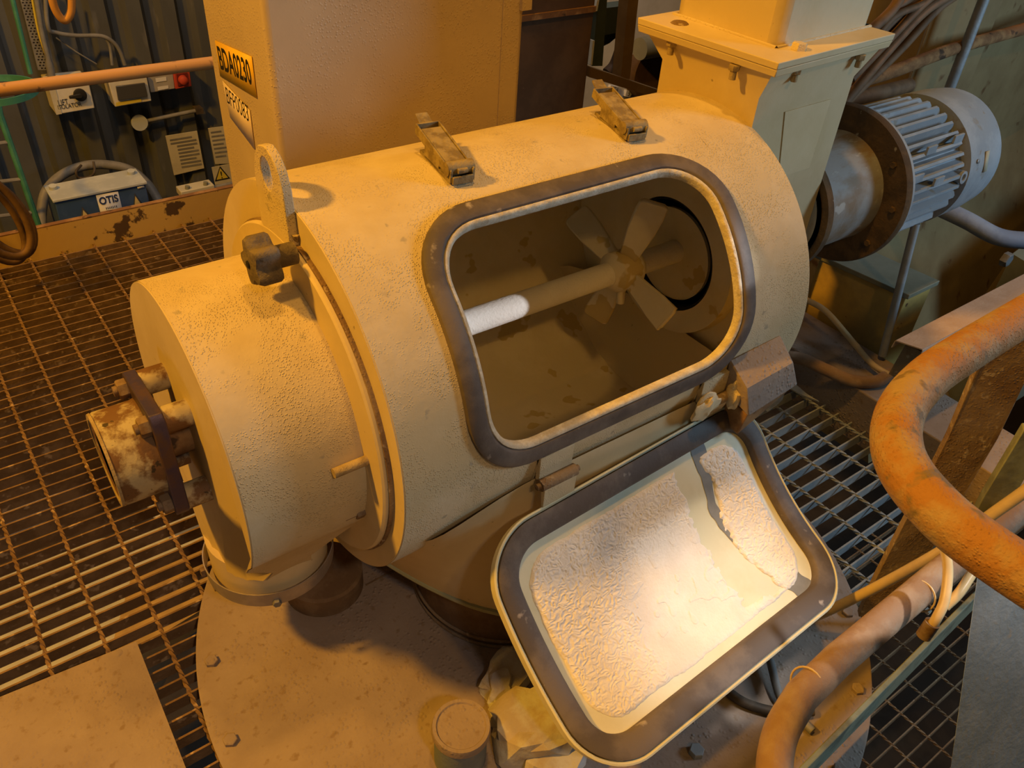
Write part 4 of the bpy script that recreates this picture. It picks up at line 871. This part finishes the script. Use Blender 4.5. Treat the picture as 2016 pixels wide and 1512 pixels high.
tag(MB().tube(spline([wpt(60, -20, YF-.09), wpt(75, 60, YF-.09), wpt(90, 108, YF-.09)], 6), .005, 8).build('earth_wire', 'yellow'), 'thin yellow green earth wire down the perforated tray', 'wire')
tag(MB().tube([wpt(110, 74, YF-.06), wpt(150, 102, YF-.06), wpt(190, 126, YF-.06)], .0035, 6).build('thin_wire', 'grey_tube'), 'thin slack wire on the cladding above the rail', 'wire')
tag(MB().tube(spline([on(98, -50, 1, 2.55), on(103, 0, 1, 2.55), on(114, 28, 1, 2.55), on(128, 40, 1, 2.55), on(139, 26, 1, 2.55), on(141, 0, 1, 2.55), on(138, -50, 1, 2.55)], 8), .010, 14).build('hanging_hose', 'far_rail'), 'orange hose loop hanging in at the upper left', 'hose')
# ladder with hoop
t = thing('hooped_ladder', 'green caged ladder at the left edge', 'ladder', on(40, 440, 1, 4.2))
MB().tube([on(-18, 120, 1, 4.25), on(0, 225, 1, 4.25), on(80, 455, 1, 4.25)], .014, 8).build('stile', 'green', t)
MB().tube([on(18, -30, 1, 4.3), on(60, 145, 1, 4.3)], .010, 8).build('cage_bar', 'green', t)
for a_, b_ in (((-20, 285), (18, 280)), ((-20, 360), (43, 353)), ((-20, 428), (66, 418))): MB().tube([on(*a_, 1, 4.25), on(*b_, 1, 4.25)], .010, 8).build('rung', 'grey_tube', t)
hc = on(-8, 178, 2, on(-8, 178, 1, 3.9)[2])
MB().lathe([(-.013, .155), (.013, .155), (.013, .149), (-.013, .149)], hc, (0, 0, 1), 60, closed=True).build('hoop', 'green', t, smooth=30)
# cable coil hanging on the toe plate, left
for i, (px, py, rx, rz) in enumerate(((-12, 425, .095, .16), (-5, 430, .10, .155), (-18, 435, .09, .17), (2, 428, .085, .15))):
    c = on(px, py, 1, 2.48+.06*i); pth = arc(c, 0, 2*math.pi, 1.0, (rx*.75, .02, -.02), (-.02, .01, rz*.8), 40)
    tag(MB().tube(pth, .011, 10, False).build('hanging_coil', 'cable'), 'brown cable coil hanging at the left end of the toe plate', 'cable', 'cable coils at the left edge')

# ================================================================== BELOW THE GRATING
tag(MB().prism([on(a_, b_, 2, -.9) for a_, b_ in ((-120, 1330), (-120, 1150), (200, 1060), (330, 1030), (450, 1030), (330, 1160), (240, 1330), (0, 1450))], (0, 0, -.3)).build('lower_duct', 'sheet'), 'pale grey duct on the level below the rusty grating', 'duct')
tag(MB().prism([on(a_, b_, 2, -.85) for a_, b_ in ((270, 960), (420, 900), (430, 1010), (330, 1050), (300, 1010))], (0, 0, -.03)).build('lower_sheet', 'sheet'), 'pale sheet below the grating beside the end cap', 'sheet')
tag(MB().prism([on(a_, b_, 2, -.75) for a_, b_ in ((215, 1290), (260, 1130), (340, 1090), (430, 1040), (430, 1180), (300, 1260))], (0, 0, -.08)).build('lower_tan_duct', 'tan_sheet'), 'tan duct below the grating next to the round lid', 'duct')
tag(MB().prism([on(a_, b_, 2, -1.0) for a_, b_ in ((-60, 960), (165, 880), (200, 925), (60, 1000), (-60, 1040))], (0, 0, -.1)).build('white_strip', 'sheet'), 'white strip below the grating beyond the bearing housing', 'strip')
